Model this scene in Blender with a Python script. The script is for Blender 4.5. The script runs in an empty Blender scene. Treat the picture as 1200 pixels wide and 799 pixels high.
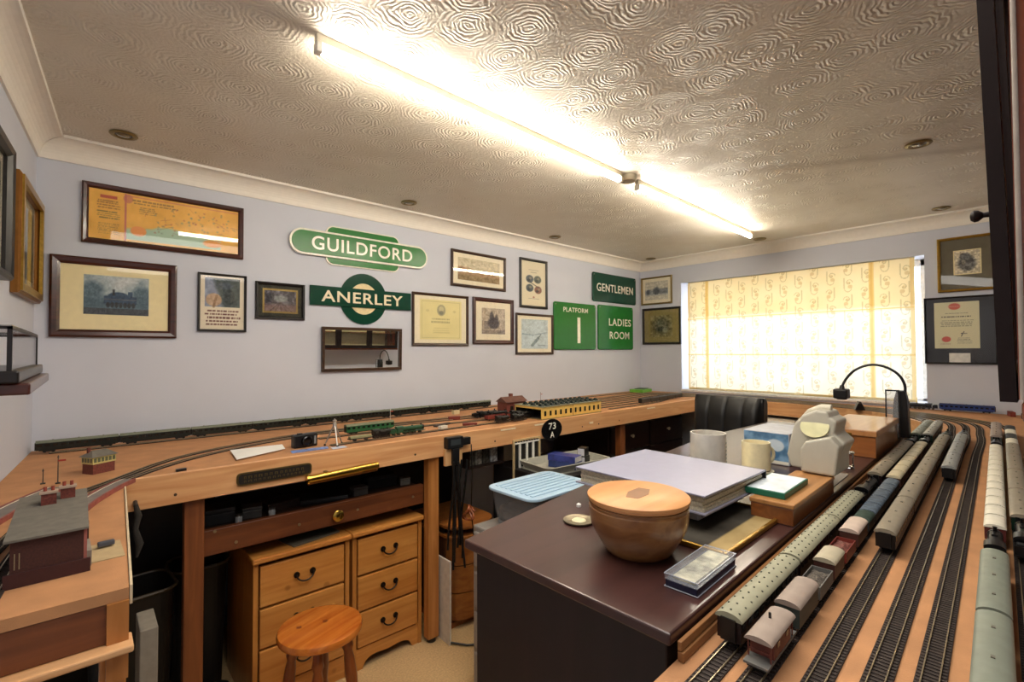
import bpy, math, random
import numpy as np
from mathutils import Vector, Matrix
random.seed(7); RNG = np.random.RandomState(11)
PI = math.pi
sc = bpy.context.scene
COL = sc.collection

# ------------------------------------------------------------------ camera
CAM = (0.1651, -2.8585, 1.42)
yaw, pitch, roll = math.radians(41.877), math.radians(1.2503), math.radians(-0.1928)
cy, sy, cp, sp = math.cos(yaw), math.sin(yaw), math.cos(pitch), math.sin(pitch)
fwd = Vector((sy*cp, cy*cp, sp)); right = Vector((cy, -sy, 0)); up = right.cross(fwd)
r2 = right*math.cos(roll) + up*math.sin(roll); u2 = -right*math.sin(roll) + up*math.cos(roll)
cd = bpy.data.cameras.new('camera'); cam = bpy.data.objects.new('camera', cd); COL.objects.link(cam)
mw = Matrix((r2, u2, -fwd)).transposed().to_4x4(); mw.translation = CAM
cam.matrix_world = mw
cd.sensor_width = 36; cd.lens = 557.67/1200*36; cd.clip_start = 0.02; cd.clip_end = 100
sc.camera = cam

# ------------------------------------------------------------------ world, lights, exposure
w = bpy.data.worlds.new('sky'); sc.world = w; w.use_nodes = True
w.node_tree.nodes['Background'].inputs['Color'].default_value = (0.80, 0.88, 1.0, 1)
w.node_tree.nodes['Background'].inputs['Strength'].default_value = 2.7
TUBE_STRENGTH = 44.0
def area(name, loc, rot, sx, sy_, power, col):
    l = bpy.data.lights.new(name, 'AREA'); l.shape = 'RECTANGLE'; l.size = sx; l.size_y = sy_; l.energy = power; l.color = col
    o = bpy.data.objects.new(name, l); COL.objects.link(o); o.location = loc; o.rotation_euler = rot
    return o
# added fill lamp, no such source seen: soft light from above
area('fill_light', (0.9, -2.3, 2.25), (math.radians(12), 0, 0), 1.2, 0.9, 11, (1.0, 0.95, 0.88))
sc.view_settings.view_transform = 'Standard'; sc.view_settings.look = 'None'
sc.view_settings.gamma = 1; sc.view_settings.use_curve_mapping = False
sc.view_settings.exposure = 0.82

# ------------------------------------------------------------------ materials
def lin(c):
    if isinstance(c, str):
        c = tuple(int(c[i:i+2], 16)/255 for i in (0, 2, 4))
    return tuple((x/12.92 if x <= 0.04045 else ((x+0.055)/1.055)**2.4) for x in c)
MATS = {}
def _new(name):
    m = bpy.data.materials.new(name); m.use_nodes = True
    nt = m.node_tree; b = nt.nodes['Principled BSDF']
    return m, nt, b
def M(name, c, rough=0.5, metal=0.0, noise=0.08, nscale=40, bump=0.0, bscale=200, spec=None, coat=0):
    if name in MATS: return MATS[name]
    m, nt, b = _new(name); c = lin(c)
    b.inputs['Roughness'].default_value = rough; b.inputs['Metallic'].default_value = metal
    if spec is not None: b.inputs['Specular IOR Level'].default_value = spec
    if coat: b.inputs['Coat Weight'].default_value = coat; b.inputs['Coat Roughness'].default_value = 0.08
    tc = nt.nodes.new('ShaderNodeTexCoord')
    n = nt.nodes.new('ShaderNodeTexNoise'); n.inputs['Scale'].default_value = nscale; n.inputs['Detail'].default_value = 4
    nt.links.new(tc.outputs['Object'], n.inputs['Vector'])
    r = nt.nodes.new('ShaderNodeValToRGB')
    r.color_ramp.elements[0].position = 0.3; r.color_ramp.elements[1].position = 0.7
    r.color_ramp.elements[0].color = tuple(max(0, x*(1-noise*1.5)) for x in c)+(1,)
    r.color_ramp.elements[1].color = tuple(min(1, x*(1+noise)) for x in c)+(1,)
    nt.links.new(n.outputs['Fac'], r.inputs['Fac']); nt.links.new(r.outputs['Color'], b.inputs['Base Color'])
    if bump:
        n2 = nt.nodes.new('ShaderNodeTexNoise'); n2.inputs['Scale'].default_value = bscale; n2.inputs['Detail'].default_value = 3
        nt.links.new(tc.outputs['Object'], n2.inputs['Vector'])
        bp = nt.nodes.new('ShaderNodeBump'); bp.inputs['Strength'].default_value = bump; bp.inputs['Distance'].default_value = 0.003
        nt.links.new(n2.outputs['Fac'], bp.inputs['Height']); nt.links.new(bp.outputs['Normal'], b.inputs['Normal'])
    MATS[name] = m; return m
def WOOD(name, c1, c2, axis=0, rough=0.4, scale=1.0, coat=0, knots=0.0):
    if name in MATS: return MATS[name]
    m, nt, b = _new(name)
    b.inputs['Roughness'].default_value = rough
    if coat: b.inputs['Coat Weight'].default_value = coat; b.inputs['Coat Roughness'].default_value = 0.12
    tc = nt.nodes.new('ShaderNodeTexCoord'); mp = nt.nodes.new('ShaderNodeMapping')
    s = [22*scale]*3; s[axis] = 1.6*scale
    mp.inputs['Scale'].default_value = s
    nt.links.new(tc.outputs['Object'], mp.inputs['Vector'])
    n = nt.nodes.new('ShaderNodeTexNoise'); n.inputs['Scale'].default_value = 1.6; n.inputs['Detail'].default_value = 6; n.inputs['Distortion'].default_value = 0.8
    nt.links.new(mp.outputs['Vector'], n.inputs['Vector'])
    r = nt.nodes.new('ShaderNodeValToRGB'); r.color_ramp.elements[0].position = 0.32; r.color_ramp.elements[1].position = 0.68
    r.color_ramp.elements[0].color = lin(c1)+(1,); r.color_ramp.elements[1].color = lin(c2)+(1,)
    nt.links.new(n.outputs['Fac'], r.inputs['Fac'])
    out = r.outputs['Color']
    if knots:
        v = nt.nodes.new('ShaderNodeTexVoronoi'); v.inputs['Scale'].default_value = 7
        nt.links.new(tc.outputs['Object'], v.inputs['Vector'])
        k = nt.nodes.new('ShaderNodeValToRGB'); k.color_ramp.elements[0].position = 0.07; k.color_ramp.elements[1].position = 0.12
        k.color_ramp.elements[0].color = (0.35, 0.2, 0.1, 1); k.color_ramp.elements[1].color = (1, 1, 1, 1)
        nt.links.new(v.outputs['Distance'], k.inputs['Fac'])
        mx = nt.nodes.new('ShaderNodeMix'); mx.data_type = 'RGBA'; mx.blend_type = 'MULTIPLY'; mx.inputs['Factor'].default_value = knots
        nt.links.new(out, mx.inputs['A']); nt.links.new(k.outputs['Color'], mx.inputs['B']); out = mx.outputs['Result']
    nt.links.new(out, b.inputs['Base Color'])
    bp = nt.nodes.new('ShaderNodeBump'); bp.inputs['Strength'].default_value = 0.08; bp.inputs['Distance'].default_value = 0.002
    nt.links.new(n.outputs['Fac'], bp.inputs['Height']); nt.links.new(bp.outputs['Normal'], b.inputs['Normal'])
    MATS[name] = m; return m
def PRINT(rough=0.6):
    if 'print' in MATS: return MATS['print']
    m, nt, b = _new('print'); a = nt.nodes.new('ShaderNodeVertexColor'); a.layer_name = 'Col'
    nt.links.new(a.outputs['Color'], b.inputs['Base Color']); b.inputs['Roughness'].default_value = rough
    MATS['print'] = m; return m
def GLASS(name='thin glass', tint=(1, 1, 1), gloss=0.09, rough=0.02):
    if name in MATS: return MATS[name]
    m = bpy.data.materials.new(name); m.use_nodes = True; nt = m.node_tree
    for n in list(nt.nodes): nt.nodes.remove(n)
    o = nt.nodes.new('ShaderNodeOutputMaterial'); mx = nt.nodes.new('ShaderNodeMixShader')
    t = nt.nodes.new('ShaderNodeBsdfTransparent'); g = nt.nodes.new('ShaderNodeBsdfGlossy')
    t.inputs['Color'].default_value = tuple(tint)+(1,); g.inputs['Roughness'].default_value = rough
    # reflectance of a thin pane after Schlick, the same from both sides
    ge = nt.nodes.new('ShaderNodeNewGeometry'); dt = nt.nodes.new('ShaderNodeVectorMath'); dt.operation = 'DOT_PRODUCT'
    nt.links.new(ge.outputs['Normal'], dt.inputs[0]); nt.links.new(ge.outputs['Incoming'], dt.inputs[1])
    def mth(op, a, b=None, c=None):
        n = nt.nodes.new('ShaderNodeMath'); n.operation = op
        for i, v in enumerate((a, b, c)):
            if v is None: continue
            if isinstance(v, (int, float)): n.inputs[i].default_value = v
            else: nt.links.new(v, n.inputs[i])
        return n.outputs[0]
    k = mth('POWER', mth('SUBTRACT', 1.0, mth('ABSOLUTE', dt.outputs['Value'])), 5.0)
    nt.links.new(mth('MULTIPLY_ADD', k, 0.9, gloss*0.35), mx.inputs['Fac'])
    nt.links.new(t.outputs[0], mx.inputs[1]); nt.links.new(g.outputs[0], mx.inputs[2]); nt.links.new(mx.outputs[0], o.inputs['Surface'])
    MATS[name] = m; return m
def EMIT(name, col, s):
    if name in MATS: return MATS[name]
    m, nt, b = _new(name); b.inputs['Emission Color'].default_value = tuple(col)+(1,); b.inputs['Emission Strength'].default_value = s
    b.inputs['Base Color'].default_value = (0.9, 0.9, 0.9, 1); MATS[name] = m; return m
def PLASTIC_CLEAR(name, col, fac, rough=0.25):
    if name in MATS: return MATS[name]
    m = bpy.data.materials.new(name); m.use_nodes = True; nt = m.node_tree; b = nt.nodes['Principled BSDF']
    o = [n for n in nt.nodes if n.type == 'OUTPUT_MATERIAL'][0]
    b.inputs['Base Color'].default_value = lin(col)+(1,); b.inputs['Roughness'].default_value = rough
    t = nt.nodes.new('ShaderNodeBsdfTransparent'); t.inputs['Color'].default_value = (0.95, 0.96, 0.97, 1)
    mx = nt.nodes.new('ShaderNodeMixShader'); mx.inputs['Fac'].default_value = fac
    nt.links.new(t.outputs[0], mx.inputs[1]); nt.links.new(b.outputs[0], mx.inputs[2]); nt.links.new(mx.outputs[0], o.inputs['Surface'])
    MATS[name] = m; return m

# ------------------------------------------------------------------ mesh builder
class G:
    def __init__(s): s.v = []; s.f = []
    def add(s, vs, fs):
        o = len(s.v); s.v += [tuple(v) for v in vs]; s.f += [tuple(i+o for i in f) for f in fs]; return s
    def box(s, x0, y0, z0, x1, y1, z1):
        if x0 > x1: x0, x1 = x1, x0
        if y0 > y1: y0, y1 = y1, y0
        if z0 > z1: z0, z1 = z1, z0
        return s.add([(x0,y0,z0),(x1,y0,z0),(x1,y1,z0),(x0,y1,z0),(x0,y0,z1),(x1,y0,z1),(x1,y1,z1),(x0,y1,z1)],
                     [(3,2,1,0),(4,5,6,7),(0,1,5,4),(1,2,6,5),(2,3,7,6),(3,0,4,7)])
    def cbox(s, cx, cy_, cz, dx, dy, dz, rz=0):
        c, n = math.cos(rz), math.sin(rz); g = G().box(-dx/2,-dy/2,-dz/2,dx/2,dy/2,dz/2)
        return s.add([(cx+x*c-y*n, cy_+x*n+y*c, cz+z) for x, y, z in g.v], g.f)
    def prism(s, poly, z0, z1, axis='z'):
        # poly counter-clockwise list of 2D points, extruded along an axis
        n = len(poly)
        if axis == 'z': f = lambda p, t: (p[0], p[1], t)
        elif axis == 'x': f = lambda p, t: (t, p[0], p[1])
        else: f = lambda p, t: (p[0], -t, p[1])
        vs = [f(p, z0) for p in poly]+[f(p, z1) for p in poly]
        fs = [tuple(range(n-1, -1, -1)), tuple(range(n, 2*n))]+[(i, (i+1) % n, n+(i+1) % n, n+i) for i in range(n)]
        return s.add(vs, fs)
    def cyl(s, p0, p1, r0, r1=None, n=12):
        r1 = r0 if r1 is None else r1
        a, b = Vector(p0), Vector(p1); d = (b-a).normalized()
        u = d.orthogonal().normalized(); v = d.cross(u)
        vs = [a+(u*math.cos(t)+v*math.sin(t))*r0 for t in [2*PI*i/n for i in range(n)]]
        vs += [b+(u*math.cos(t)+v*math.sin(t))*r1 for t in [2*PI*i/n for i in range(n)]]
        return s.add(vs, [tuple(range(n-1,-1,-1)), tuple(range(n,2*n))]+[(i,(i+1)%n,n+(i+1)%n,n+i) for i in range(n)])
    def lathe(s, prof, c=(0,0,0), n=24, axis='z'):
        vs = []; fs = []
        for r, z in prof:
            for i in range(n):
                t = 2*PI*i/n
                p = (r*math.cos(t), r*math.sin(t), z)
                if axis == 'y': p = (p[0], -p[2], p[1])
                vs.append((c[0]+p[0], c[1]+p[1], c[2]+p[2]))
        for k in range(len(prof)-1):
            for i in range(n):
                fs.append((k*n+i, k*n+(i+1)%n, (k+1)*n+(i+1)%n, (k+1)*n+i))
        fs.append(tuple(range(n-1,-1,-1))); fs.append(tuple((len(prof)-1)*n+i for i in range(n)))
        return s.add(vs, fs)
    def tube(s, pts, r, n=8):
        pts = [Vector(p) for p in pts]; rings = []; vs = []; fs = []
        u = None
        for i, p in enumerate(pts):
            d = (pts[min(i+1, len(pts)-1)]-pts[max(i-1, 0)]).normalized()
            if u is None: u = d.orthogonal().normalized()
            else: u = (u-d*u.dot(d)).normalized()
            v = d.cross(u); rr = r[i] if isinstance(r, (list, tuple)) else r
            vs += [p+(u*math.cos(t)+v*math.sin(t))*rr for t in [2*PI*k/n for k in range(n)]]
        for k in range(len(pts)-1):
            for i in range(n): fs.append((k*n+i, k*n+(i+1)%n, (k+1)*n+(i+1)%n, (k+1)*n+i))
        fs.append(tuple(range(n-1,-1,-1))); fs.append(tuple((len(pts)-1)*n+i for i in range(n)))
        return s.add(vs, fs)
    def strip(s, pts, w, z0, z1, off=0):
        # rectangular section swept along a flat path
        P = [Vector((p[0], p[1])) for p in pts]; vs = []; fs = []
        for i, p in enumerate(P):
            d = (P[min(i+1, len(P)-1)]-P[max(i-1, 0)]).normalized(); nn = Vector((-d.y, d.x))
            a = p+nn*(off-w/2); b = p+nn*(off+w/2)
            vs += [(a.x,a.y,z0),(b.x,b.y,z0),(b.x,b.y,z1),(a.x,a.y,z1)]
        for k in range(len(P)-1):
            for i in range(4): fs.append((k*4+(i+1)%4, k*4+i, (k+1)*4+i, (k+1)*4+(i+1)%4))
        fs.append((0,1,2,3)); e = (len(P)-1)*4; fs.append((e+3,e+2,e+1,e))
        return s.add(vs, fs)
    def mesh(s, name, mat=None, smooth=False):
        me = bpy.data.meshes.new(name); me.from_pydata(s.v, [], s.f); me.update()
        if smooth:
            for p in me.polygons: p.use_smooth = True
        if mat: me.materials.append(mat)
        return me
    def obj(s, name, mat, parent=None, smooth=False, bevel=0, seg=2, label=None, **k):
        me = s.mesh(name, mat, smooth)
        o = bpy.data.objects.new(name, me); COL.objects.link(o)
        if parent is not None: o.parent = parent
        if bevel:
            b = o.modifiers.new('bevel', 'BEVEL'); b.width = bevel; b.segments = seg; b.limit_method = 'ANGLE'; b.angle_limit = 0.7
        if label: o['label'] = label
        for a, b_ in k.items(): o[a] = b_
        if smooth:
            e = o.modifiers.new('split', 'EDGE_SPLIT'); e.split_angle = 0.7
        return o
def thing(name, label, cat, loc=(0,0,0), rz=0, group=None, rx=0, ry=0):
    o = bpy.data.objects.new(name, None); COL.objects.link(o); o.empty_display_size = 0.02
    o.location = loc; o.rotation_euler = (rx, ry, rz); o['label'] = label; o['category'] = cat
    if group: o['group'] = group
    return o
def tag(o, label, cat, group=None):
    o['label'] = label; o['category'] = cat
    if group: o['group'] = group
    return o
def struct(o): o['kind'] = 'structure'; return o
def dup(root, loc, rz, label=None, group=None):
    r = root.copy(); COL.objects.link(r); r.location = loc; r.rotation_euler = (0, 0, rz)
    if label: r['label'] = label
    if group: r['group'] = group
    for ch in list(root.children):
        c = ch.copy(); COL.objects.link(c); c.parent = r
        for g in ch.children:
            d = g.copy(); COL.objects.link(d); d.parent = c
    return r
def ordinal(i): return ['first','second','third','fourth','fifth','sixth','seventh','eighth','ninth','tenth','eleventh','twelfth','thirteenth','fourteenth','fifteenth'][i]
def text(body, w_, h_, depth=0.001, bold=0.0, space=1.0):
    """letters as a mesh centred on 0, lying in the xz plane and facing -y, fitted to w_ by h_"""
    cu = bpy.data.curves.new('t', 'FONT'); cu.body = body; cu.size = 1; cu.extrude = 0.01; cu.offset = bold; cu.space_character = space; cu.resolution_u = 6
    o = bpy.data.objects.new('t', cu); COL.objects.link(o)
    dg = bpy.context.evaluated_depsgraph_get(); me = bpy.data.meshes.new_from_object(o.evaluated_get(dg))
    v = np.zeros(len(me.vertices)*3); me.vertices.foreach_get('co', v); v = v.reshape(-1, 3)
    fs = [tuple(p.vertices) for p in me.polygons]
    bpy.data.objects.remove(o); bpy.data.curves.remove(cu); bpy.data.meshes.remove(me)
    mn, mx = v.min(0), v.max(0); c = (mn+mx)/2; d = np.maximum(mx-mn, 1e-6)
    k = h_/d[1]; kx = w_/d[0] if w_ else k
    g = G(); g.v = [((a[0]-c[0])*kx, -(a[2]-mn[2])/d[2]*depth, (a[1]-c[1])*k) for a in v]; g.f = fs
    return g
def shift(g, dx=0, dy=0, dz=0):
    g.v = [(x+dx, y+dy, z+dz) for x, y, z in g.v]; return g
def smoothpath(pts, ds=0.03):
    P = [np.array(p, float) for p in pts]; P = [2*P[0]-P[1]]+P+[2*P[-1]-P[-2]]; out = []
    for i in range(1, len(P)-2):
        L = np.linalg.norm(P[i+1]-P[i]); n = max(2, int(L/ds))
        for k in range(n):
            t = k/n
            out.append(tuple(0.5*((2*P[i])+(-P[i-1]+P[i+1])*t+(2*P[i-1]-5*P[i]+4*P[i+1]-P[i+2])*t*t+(-P[i-1]+3*P[i]-3*P[i+1]+P[i+2])*t**3)))
    out.append(tuple(P[-2])); return out

# ------------------------------------------------------------------ little raster painter for flat prints
def vnoise(w_, h_, cell, seed=0, octaves=3):
    r = np.random.RandomState(seed); out = np.zeros((h_, w_)); amp = 1; tot = 0
    for k in range(octaves):
        c = max(1.5, cell/2**k); gw, gh = int(w_/c)+3, int(h_/c)+3; g = r.rand(gh, gw)
        x = np.arange(w_)/c; y = np.arange(h_)/c; xi = x.astype(int); yi = y.astype(int); fx = x-xi; fy = (y-yi)[:, None]
        fx = fx*fx*(3-2*fx); fy = fy*fy*(3-2*fy)
        a = g[yi][:, xi]*(1-fx)+g[yi][:, xi+1]*fx; b = g[yi+1][:, xi]*(1-fx)+g[yi+1][:, xi+1]*fx
        out += amp*(a*(1-fy)+b*fy); tot += amp; amp *= 0.5
    return out/tot
class Canvas:
    # x 0..1 to the right, y 0..1 upward
    def __init__(s, w_, h_, c):
        s.w, s.h = w_, h_; s.a = np.ones((h_, w_, 3))*np.array(s.c(c)); s.X, s.Y = np.meshgrid((np.arange(w_)+.5)/w_, (np.arange(h_)+.5)/h_)
    @staticmethod
    def c(c): return tuple(int(c[i:i+2], 16)/255 for i in (0, 2, 4)) if isinstance(c, str) else c
    def mask(s, m, c, al=1.0):
        m = (m*al)[..., None] if m.dtype != bool else (m.astype(float)*al)[..., None]
        s.a = s.a*(1-m)+np.array(s.c(c))*m; return s
    def rect(s, x0, y0, x1, y1, c, al=1.0): return s.mask((s.X >= x0)&(s.X <= x1)&(s.Y >= y0)&(s.Y <= y1), c, al)
    def ell(s, x, y, rx, ry, c, al=1.0, soft=0.15):
        d = np.sqrt(((s.X-x)/rx)**2+((s.Y-y)/ry)**2); return s.mask(np.clip((1-d)/soft+0.5, 0, 1), c, al)
    def ring(s, x, y, rx, ry, t, c, al=1.0):
        d = np.sqrt(((s.X-x)/rx)**2+((s.Y-y)/ry)**2); return s.mask(np.abs(d-1) < t, c, al)
    def line(s, x0, y0, x1, y1, t, c, al=1.0):
        asp = s.h/s.w; px, py = s.X-x0, (s.Y-y0)*asp; dx, dy = x1-x0, (y1-y0)*asp
        q = np.clip((px*dx+py*dy)/(dx*dx+dy*dy+1e-9), 0, 1); d = np.hypot(px-q*dx, py-q*dy); return s.mask(d < t, c, al)
    def speck(s, amt, cell=3, seed=1, box=None):
        n = (vnoise(s.w, s.h, cell, seed)-.5)[..., None]*2*amt
        if box: m = ((s.X > box[0])&(s.X < box[2])&(s.Y > box[1])&(s.Y < box[3]))[..., None]; n = n*m
        s.a = np.clip(s.a+n, 0, 1); return s
    def textlines(s, x0, y0, x1, y1, n, c, al=.8, seed=3, fill=.75):
        r = np.random.RandomState(seed); ph = (y1-y0)/n
        for i in range(n):
            y = y1-ph*(i+.75); x = x0+(x1-x0)*r.rand()*.1; xe = x1-(x1-x0)*r.rand()*.15
            while x < xe:
                l = (x1-x0)*(.03+.08*r.rand()); s.rect(x, y, min(x+l, xe), y+ph*.5, c, al); x += l+(x1-x0)*.02
        return s
    def obj(s, W_, H_, parent, name='print', y=0, cx=0, cz=0, horizontal=False):
        g = s.w, s.h; xs = (np.linspace(0, 1, s.w)-.5)*W_; zs = (np.linspace(0, 1, s.h)-.5)*H_
        XX, ZZ = np.meshgrid(xs+cx, zs+cz)
        co = np.stack([XX, np.full_like(XX, y), ZZ] if not horizontal else [XX, ZZ, np.full_like(XX, y)], -1).reshape(-1, 3)
        i = np.arange((s.h-1)*s.w).reshape(s.h-1, s.w)[:, :-1].ravel()
        f = np.stack([i, i+1, i+s.w+1, i+s.w], -1)
        me = bpy.data.meshes.new(name); me.vertices.add(len(co)); me.vertices.foreach_set('co', co.ravel())
        me.loops.add(f.size); me.loops.foreach_set('vertex_index', f.ravel().astype(np.int32))
        me.polygons.add(len(f)); me.polygons.foreach_set('loop_start', np.arange(0, f.size, 4, dtype=np.int32)); me.polygons.foreach_set('loop_total', np.full(len(f), 4, np.int32))
        me.update(); at = me.color_attributes.new('Col', 'FLOAT_COLOR', 'POINT')
        a = np.clip(s.a, 0, 1); l = np.where(a <= .04045, a/12.92, ((a+.055)/1.055)**2.4)
        rgba = np.concatenate([l.reshape(-1, 3), np.ones((len(co), 1))], 1); at.data.foreach_set('color', rgba.astype(np.float32).ravel())
        me.materials.append(PRINT()); o = bpy.data.objects.new(name, me); COL.objects.link(o); o.parent = parent; return o

# ------------------------------------------------------------------ room shell
W = 4.5685; YF = -3.16; ZC = 2.352; ZB = 2.262
KX = 0.0577                      # the left wall runs slightly out of square
def xl(y): return KX*y
wallm = M('wall paint', 'cdd1dd', 0.7, noise=0.02, nscale=3, bump=0.05, bscale=300)
WY0, WY1, WZ0, WZ1 = -0.465, -2.31, 1.045, 2.092      # window opening
struct(G().prism([(xl(0)-.1, 0), (W+.3, 0), (W+.3, .15), (xl(0)-.1, .15)], 0, 2.5).obj('wall_back', wallm))
struct(G().prism([(xl(-3.4), -3.4), (xl(0), 0), (xl(0)-.12, 0), (xl(-3.4)-.12, -3.4)], 0, 2.5).obj('wall_left', wallm))
struct(G().box(-.5, YF-.1, 0, W+.3, YF, 2.5).obj('wall_front', wallm))
g = G(); g.box(W, YF, 0, W+.28, 0, WZ0); g.box(W, YF, WZ1, W+.28, 0, 2.5); g.box(W, WY0, WZ0, W+.28, 0, WZ1); g.box(W, YF, WZ0, W+.28, WY1, WZ1)
struct(g.obj('wall_right', wallm))
carpet = M('carpet', 'c9a878', 0.95, noise=0.12, nscale=120, bump=0.6, bscale=600)
struct(G().box(-.5, YF-.1, -.1, W+.3, .15, 0).obj('floor', carpet))

def ceiling_mat():
    m, nt, b = _new('artex ceiling'); b.inputs['Base Color'].default_value = lin('ddd5c6')+(1,); b.inputs['Roughness'].default_value = 0.45
    N = nt.nodes.new; L = nt.links.new
    tc = N('ShaderNodeTexCoord')
    nz = N('ShaderNodeTexNoise'); nz.inputs['Scale'].default_value = 9; nz.inputs['Detail'].default_value = 2; L(tc.outputs['Object'], nz.inputs['Vector'])
    ad = N('ShaderNodeVectorMath'); ad.operation = 'MULTIPLY_ADD'; ad.inputs[1].default_value = (.045, .045, 0); L(nz.outputs['Color'], ad.inputs[0]); L(tc.outputs['Object'], ad.inputs[2])
    flat = N('ShaderNodeVectorMath'); flat.operation = 'MULTIPLY'; flat.inputs[1].default_value = (1, 1, 0); L(ad.outputs[0], flat.inputs[0])
    v = N('ShaderNodeTexVoronoi'); v.voronoi_dimensions = '2D'; v.inputs['Scale'].default_value = 5.6; v.inputs['Randomness'].default_value = .75; L(flat.outputs[0], v.inputs['Vector'])
    mu = N('ShaderNodeMath'); mu.operation = 'MULTIPLY'; mu.inputs[1].default_value = 80; L(v.outputs['Distance'], mu.inputs[0])
    n3 = N('ShaderNodeTexNoise'); n3.inputs['Scale'].default_value = 30; n3.inputs['Detail'].default_value = 2; L(tc.outputs['Object'], n3.inputs['Vector'])
    m3 = N('ShaderNodeMath'); m3.operation = 'MULTIPLY_ADD'; m3.inputs[1].default_value = 13; L(n3.outputs['Fac'], m3.inputs[0]); L(mu.outputs[0], m3.inputs[2])
    s0 = N('ShaderNodeMath'); s0.operation = 'SINE'; L(m3.outputs[0], s0.inputs[0])
    fo = N('ShaderNodeMapRange'); fo.inputs['From Min'].default_value = .62; fo.inputs['From Max'].default_value = .25; fo.inputs['To Min'].default_value = .08; L(v.outputs['Distance'], fo.inputs['Value'])
    si = N('ShaderNodeMath'); si.operation = 'MULTIPLY'; L(s0.outputs[0], si.inputs[0]); L(fo.outputs[0], si.inputs[1])
    n2 = N('ShaderNodeTexNoise'); n2.inputs['Scale'].default_value = 90; n2.inputs['Detail'].default_value = 4; L(tc.outputs['Object'], n2.inputs['Vector'])
    a2 = N('ShaderNodeMath'); a2.operation = 'MULTIPLY_ADD'; a2.inputs[1].default_value = 1.3; L(n2.outputs['Fac'], a2.inputs[0]); L(si.outputs[0], a2.inputs[2])
    bp = N('ShaderNodeBump'); bp.inputs['Strength'].default_value = .55; bp.inputs['Distance'].default_value = .0030; L(a2.outputs[0], bp.inputs['Height']); L(bp.outputs['Normal'], b.inputs['Normal'])
    # faint age staining that belongs to the plaster
    n4 = N('ShaderNodeTexNoise'); n4.inputs['Scale'].default_value = 1.6; n4.inputs['Detail'].default_value = 5; L(tc.outputs['Object'], n4.inputs['Vector'])
    r = N('ShaderNodeValToRGB'); r.color_ramp.elements[0].position = .35; r.color_ramp.elements[1].position = .6
    r.color_ramp.elements[0].color = lin('d2c8b8')+(1,); r.color_ramp.elements[1].color = lin('e0d9cc')+(1,); L(n4.outputs['Fac'], r.inputs['Fac'])
    # one old water mark: a wavering line across the plaster from the light rose towards the cabinet wall
    A_, B_ = (2.62, -1.62), (3.22, -2.72); dx_, dy_ = B_[0]-A_[0], B_[1]-A_[1]; l_ = math.hypot(dx_, dy_); nx_, ny_ = -dy_/l_, dx_/l_
    dn = N('ShaderNodeVectorMath'); dn.operation = 'DOT_PRODUCT'; dn.inputs[1].default_value = (nx_, ny_, 0); L(ad.outputs[0], dn.inputs[0])
    of = N('ShaderNodeMath'); of.operation = 'SUBTRACT'; of.inputs[1].default_value = A_[0]*nx_+A_[1]*ny_+.02; L(dn.outputs['Value'], of.inputs[0])
    wv = N('ShaderNodeMath'); wv.operation = 'MULTIPLY_ADD'; wv.inputs[1].default_value = .30; L(n4.outputs['Fac'], wv.inputs[0]); L(of.outputs[0], wv.inputs[2])
    w2 = N('ShaderNodeMath'); w2.operation = 'SUBTRACT'; w2.inputs[1].default_value = .15; L(wv.outputs[0], w2.inputs[0])
    ab = N('ShaderNodeMath'); ab.operation = 'ABSOLUTE'; L(w2.outputs[0], ab.inputs[0])
    mr = N('ShaderNodeMapRange'); mr.inputs['From Min'].default_value = 0; mr.inputs['From Max'].default_value = .07; mr.inputs['To Min'].default_value = .42; mr.inputs['To Max'].default_value = 0; L(ab.outputs[0], mr.inputs['Value'])
    al = N('ShaderNodeVectorMath'); al.operation = 'DOT_PRODUCT'; al.inputs[1].default_value = (dx_/l_, dy_/l_, 0); L(tc.outputs['Object'], al.inputs[0])
    t0 = A_[0]*dx_/l_+A_[1]*dy_/l_
    m5 = N('ShaderNodeMapRange'); m5.inputs['From Min'].default_value = t0-.1; m5.inputs['From Max'].default_value = t0+.35; L(al.outputs['Value'], m5.inputs['Value'])
    m6 = N('ShaderNodeMath'); m6.operation = 'MULTIPLY'; L(mr.outputs[0], m6.inputs[0]); L(m5.outputs[0], m6.inputs[1])
    mx = N('ShaderNodeMix'); mx.data_type = 'RGBA'; mx.inputs['B'].default_value = lin('8a7460')+(1,); L(m6.outputs[0], mx.inputs['Factor']); L(r.outputs['Color'], mx.inputs['A']); L(mx.outputs['Result'], b.inputs['Base Color'])
    return m
struct(G().box(-.5, YF-.1, ZC, W+.3, .15, ZC+.1).obj('ceiling', ceiling_mat()))
# coved plaster cornice, mitred round the room
cor = M('cornice plaster', 'efe9df', 0.55, noise=0.02)
prof = [(0, -.092), (.008, -.092), (.010, -.08)]+[(.078-.068*math.cos(t), -.080+.068*math.sin(t)) for t in [PI/2*k/8 for k in range(1, 8)]]+[(.078, -.012), (.086, -.012), (.088, 0), (0, 0)]
def cove(name, p0, p1, nrm, miter0, miter1):
    vs = []; fs = []; n = len(prof); d = Vector((p1[0]-p0[0], p1[1]-p0[1])).normalized()
    for P, mt in ((p0, miter0), (p1, -miter1)):
        for o, z in prof: vs.append((P[0]+nrm[0]*o+d.x*o*mt, P[1]+nrm[1]*o+d.y*o*mt, ZC+z))
    for i in range(n): fs.append((i, (i+1) % n, n+(i+1) % n, n+i))
    fs.append(tuple(range(n-1, -1, -1))); fs.append(tuple(range(n, 2*n)))
    return struct(G().add(vs, fs).obj(name, cor))
cove('trim_1', (xl(0), 0), (W, 0), (0, -1), 1, 1)
cove('trim_2', (W, 0), (W, YF), (-1, 0), 1, 1)
cove('trim_3', (xl(YF), YF), (xl(0), 0), (1, -KX), 1, 1)
cove('trim_4', (W, YF), (xl(YF), YF), (0, 1), 1, 1)
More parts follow.
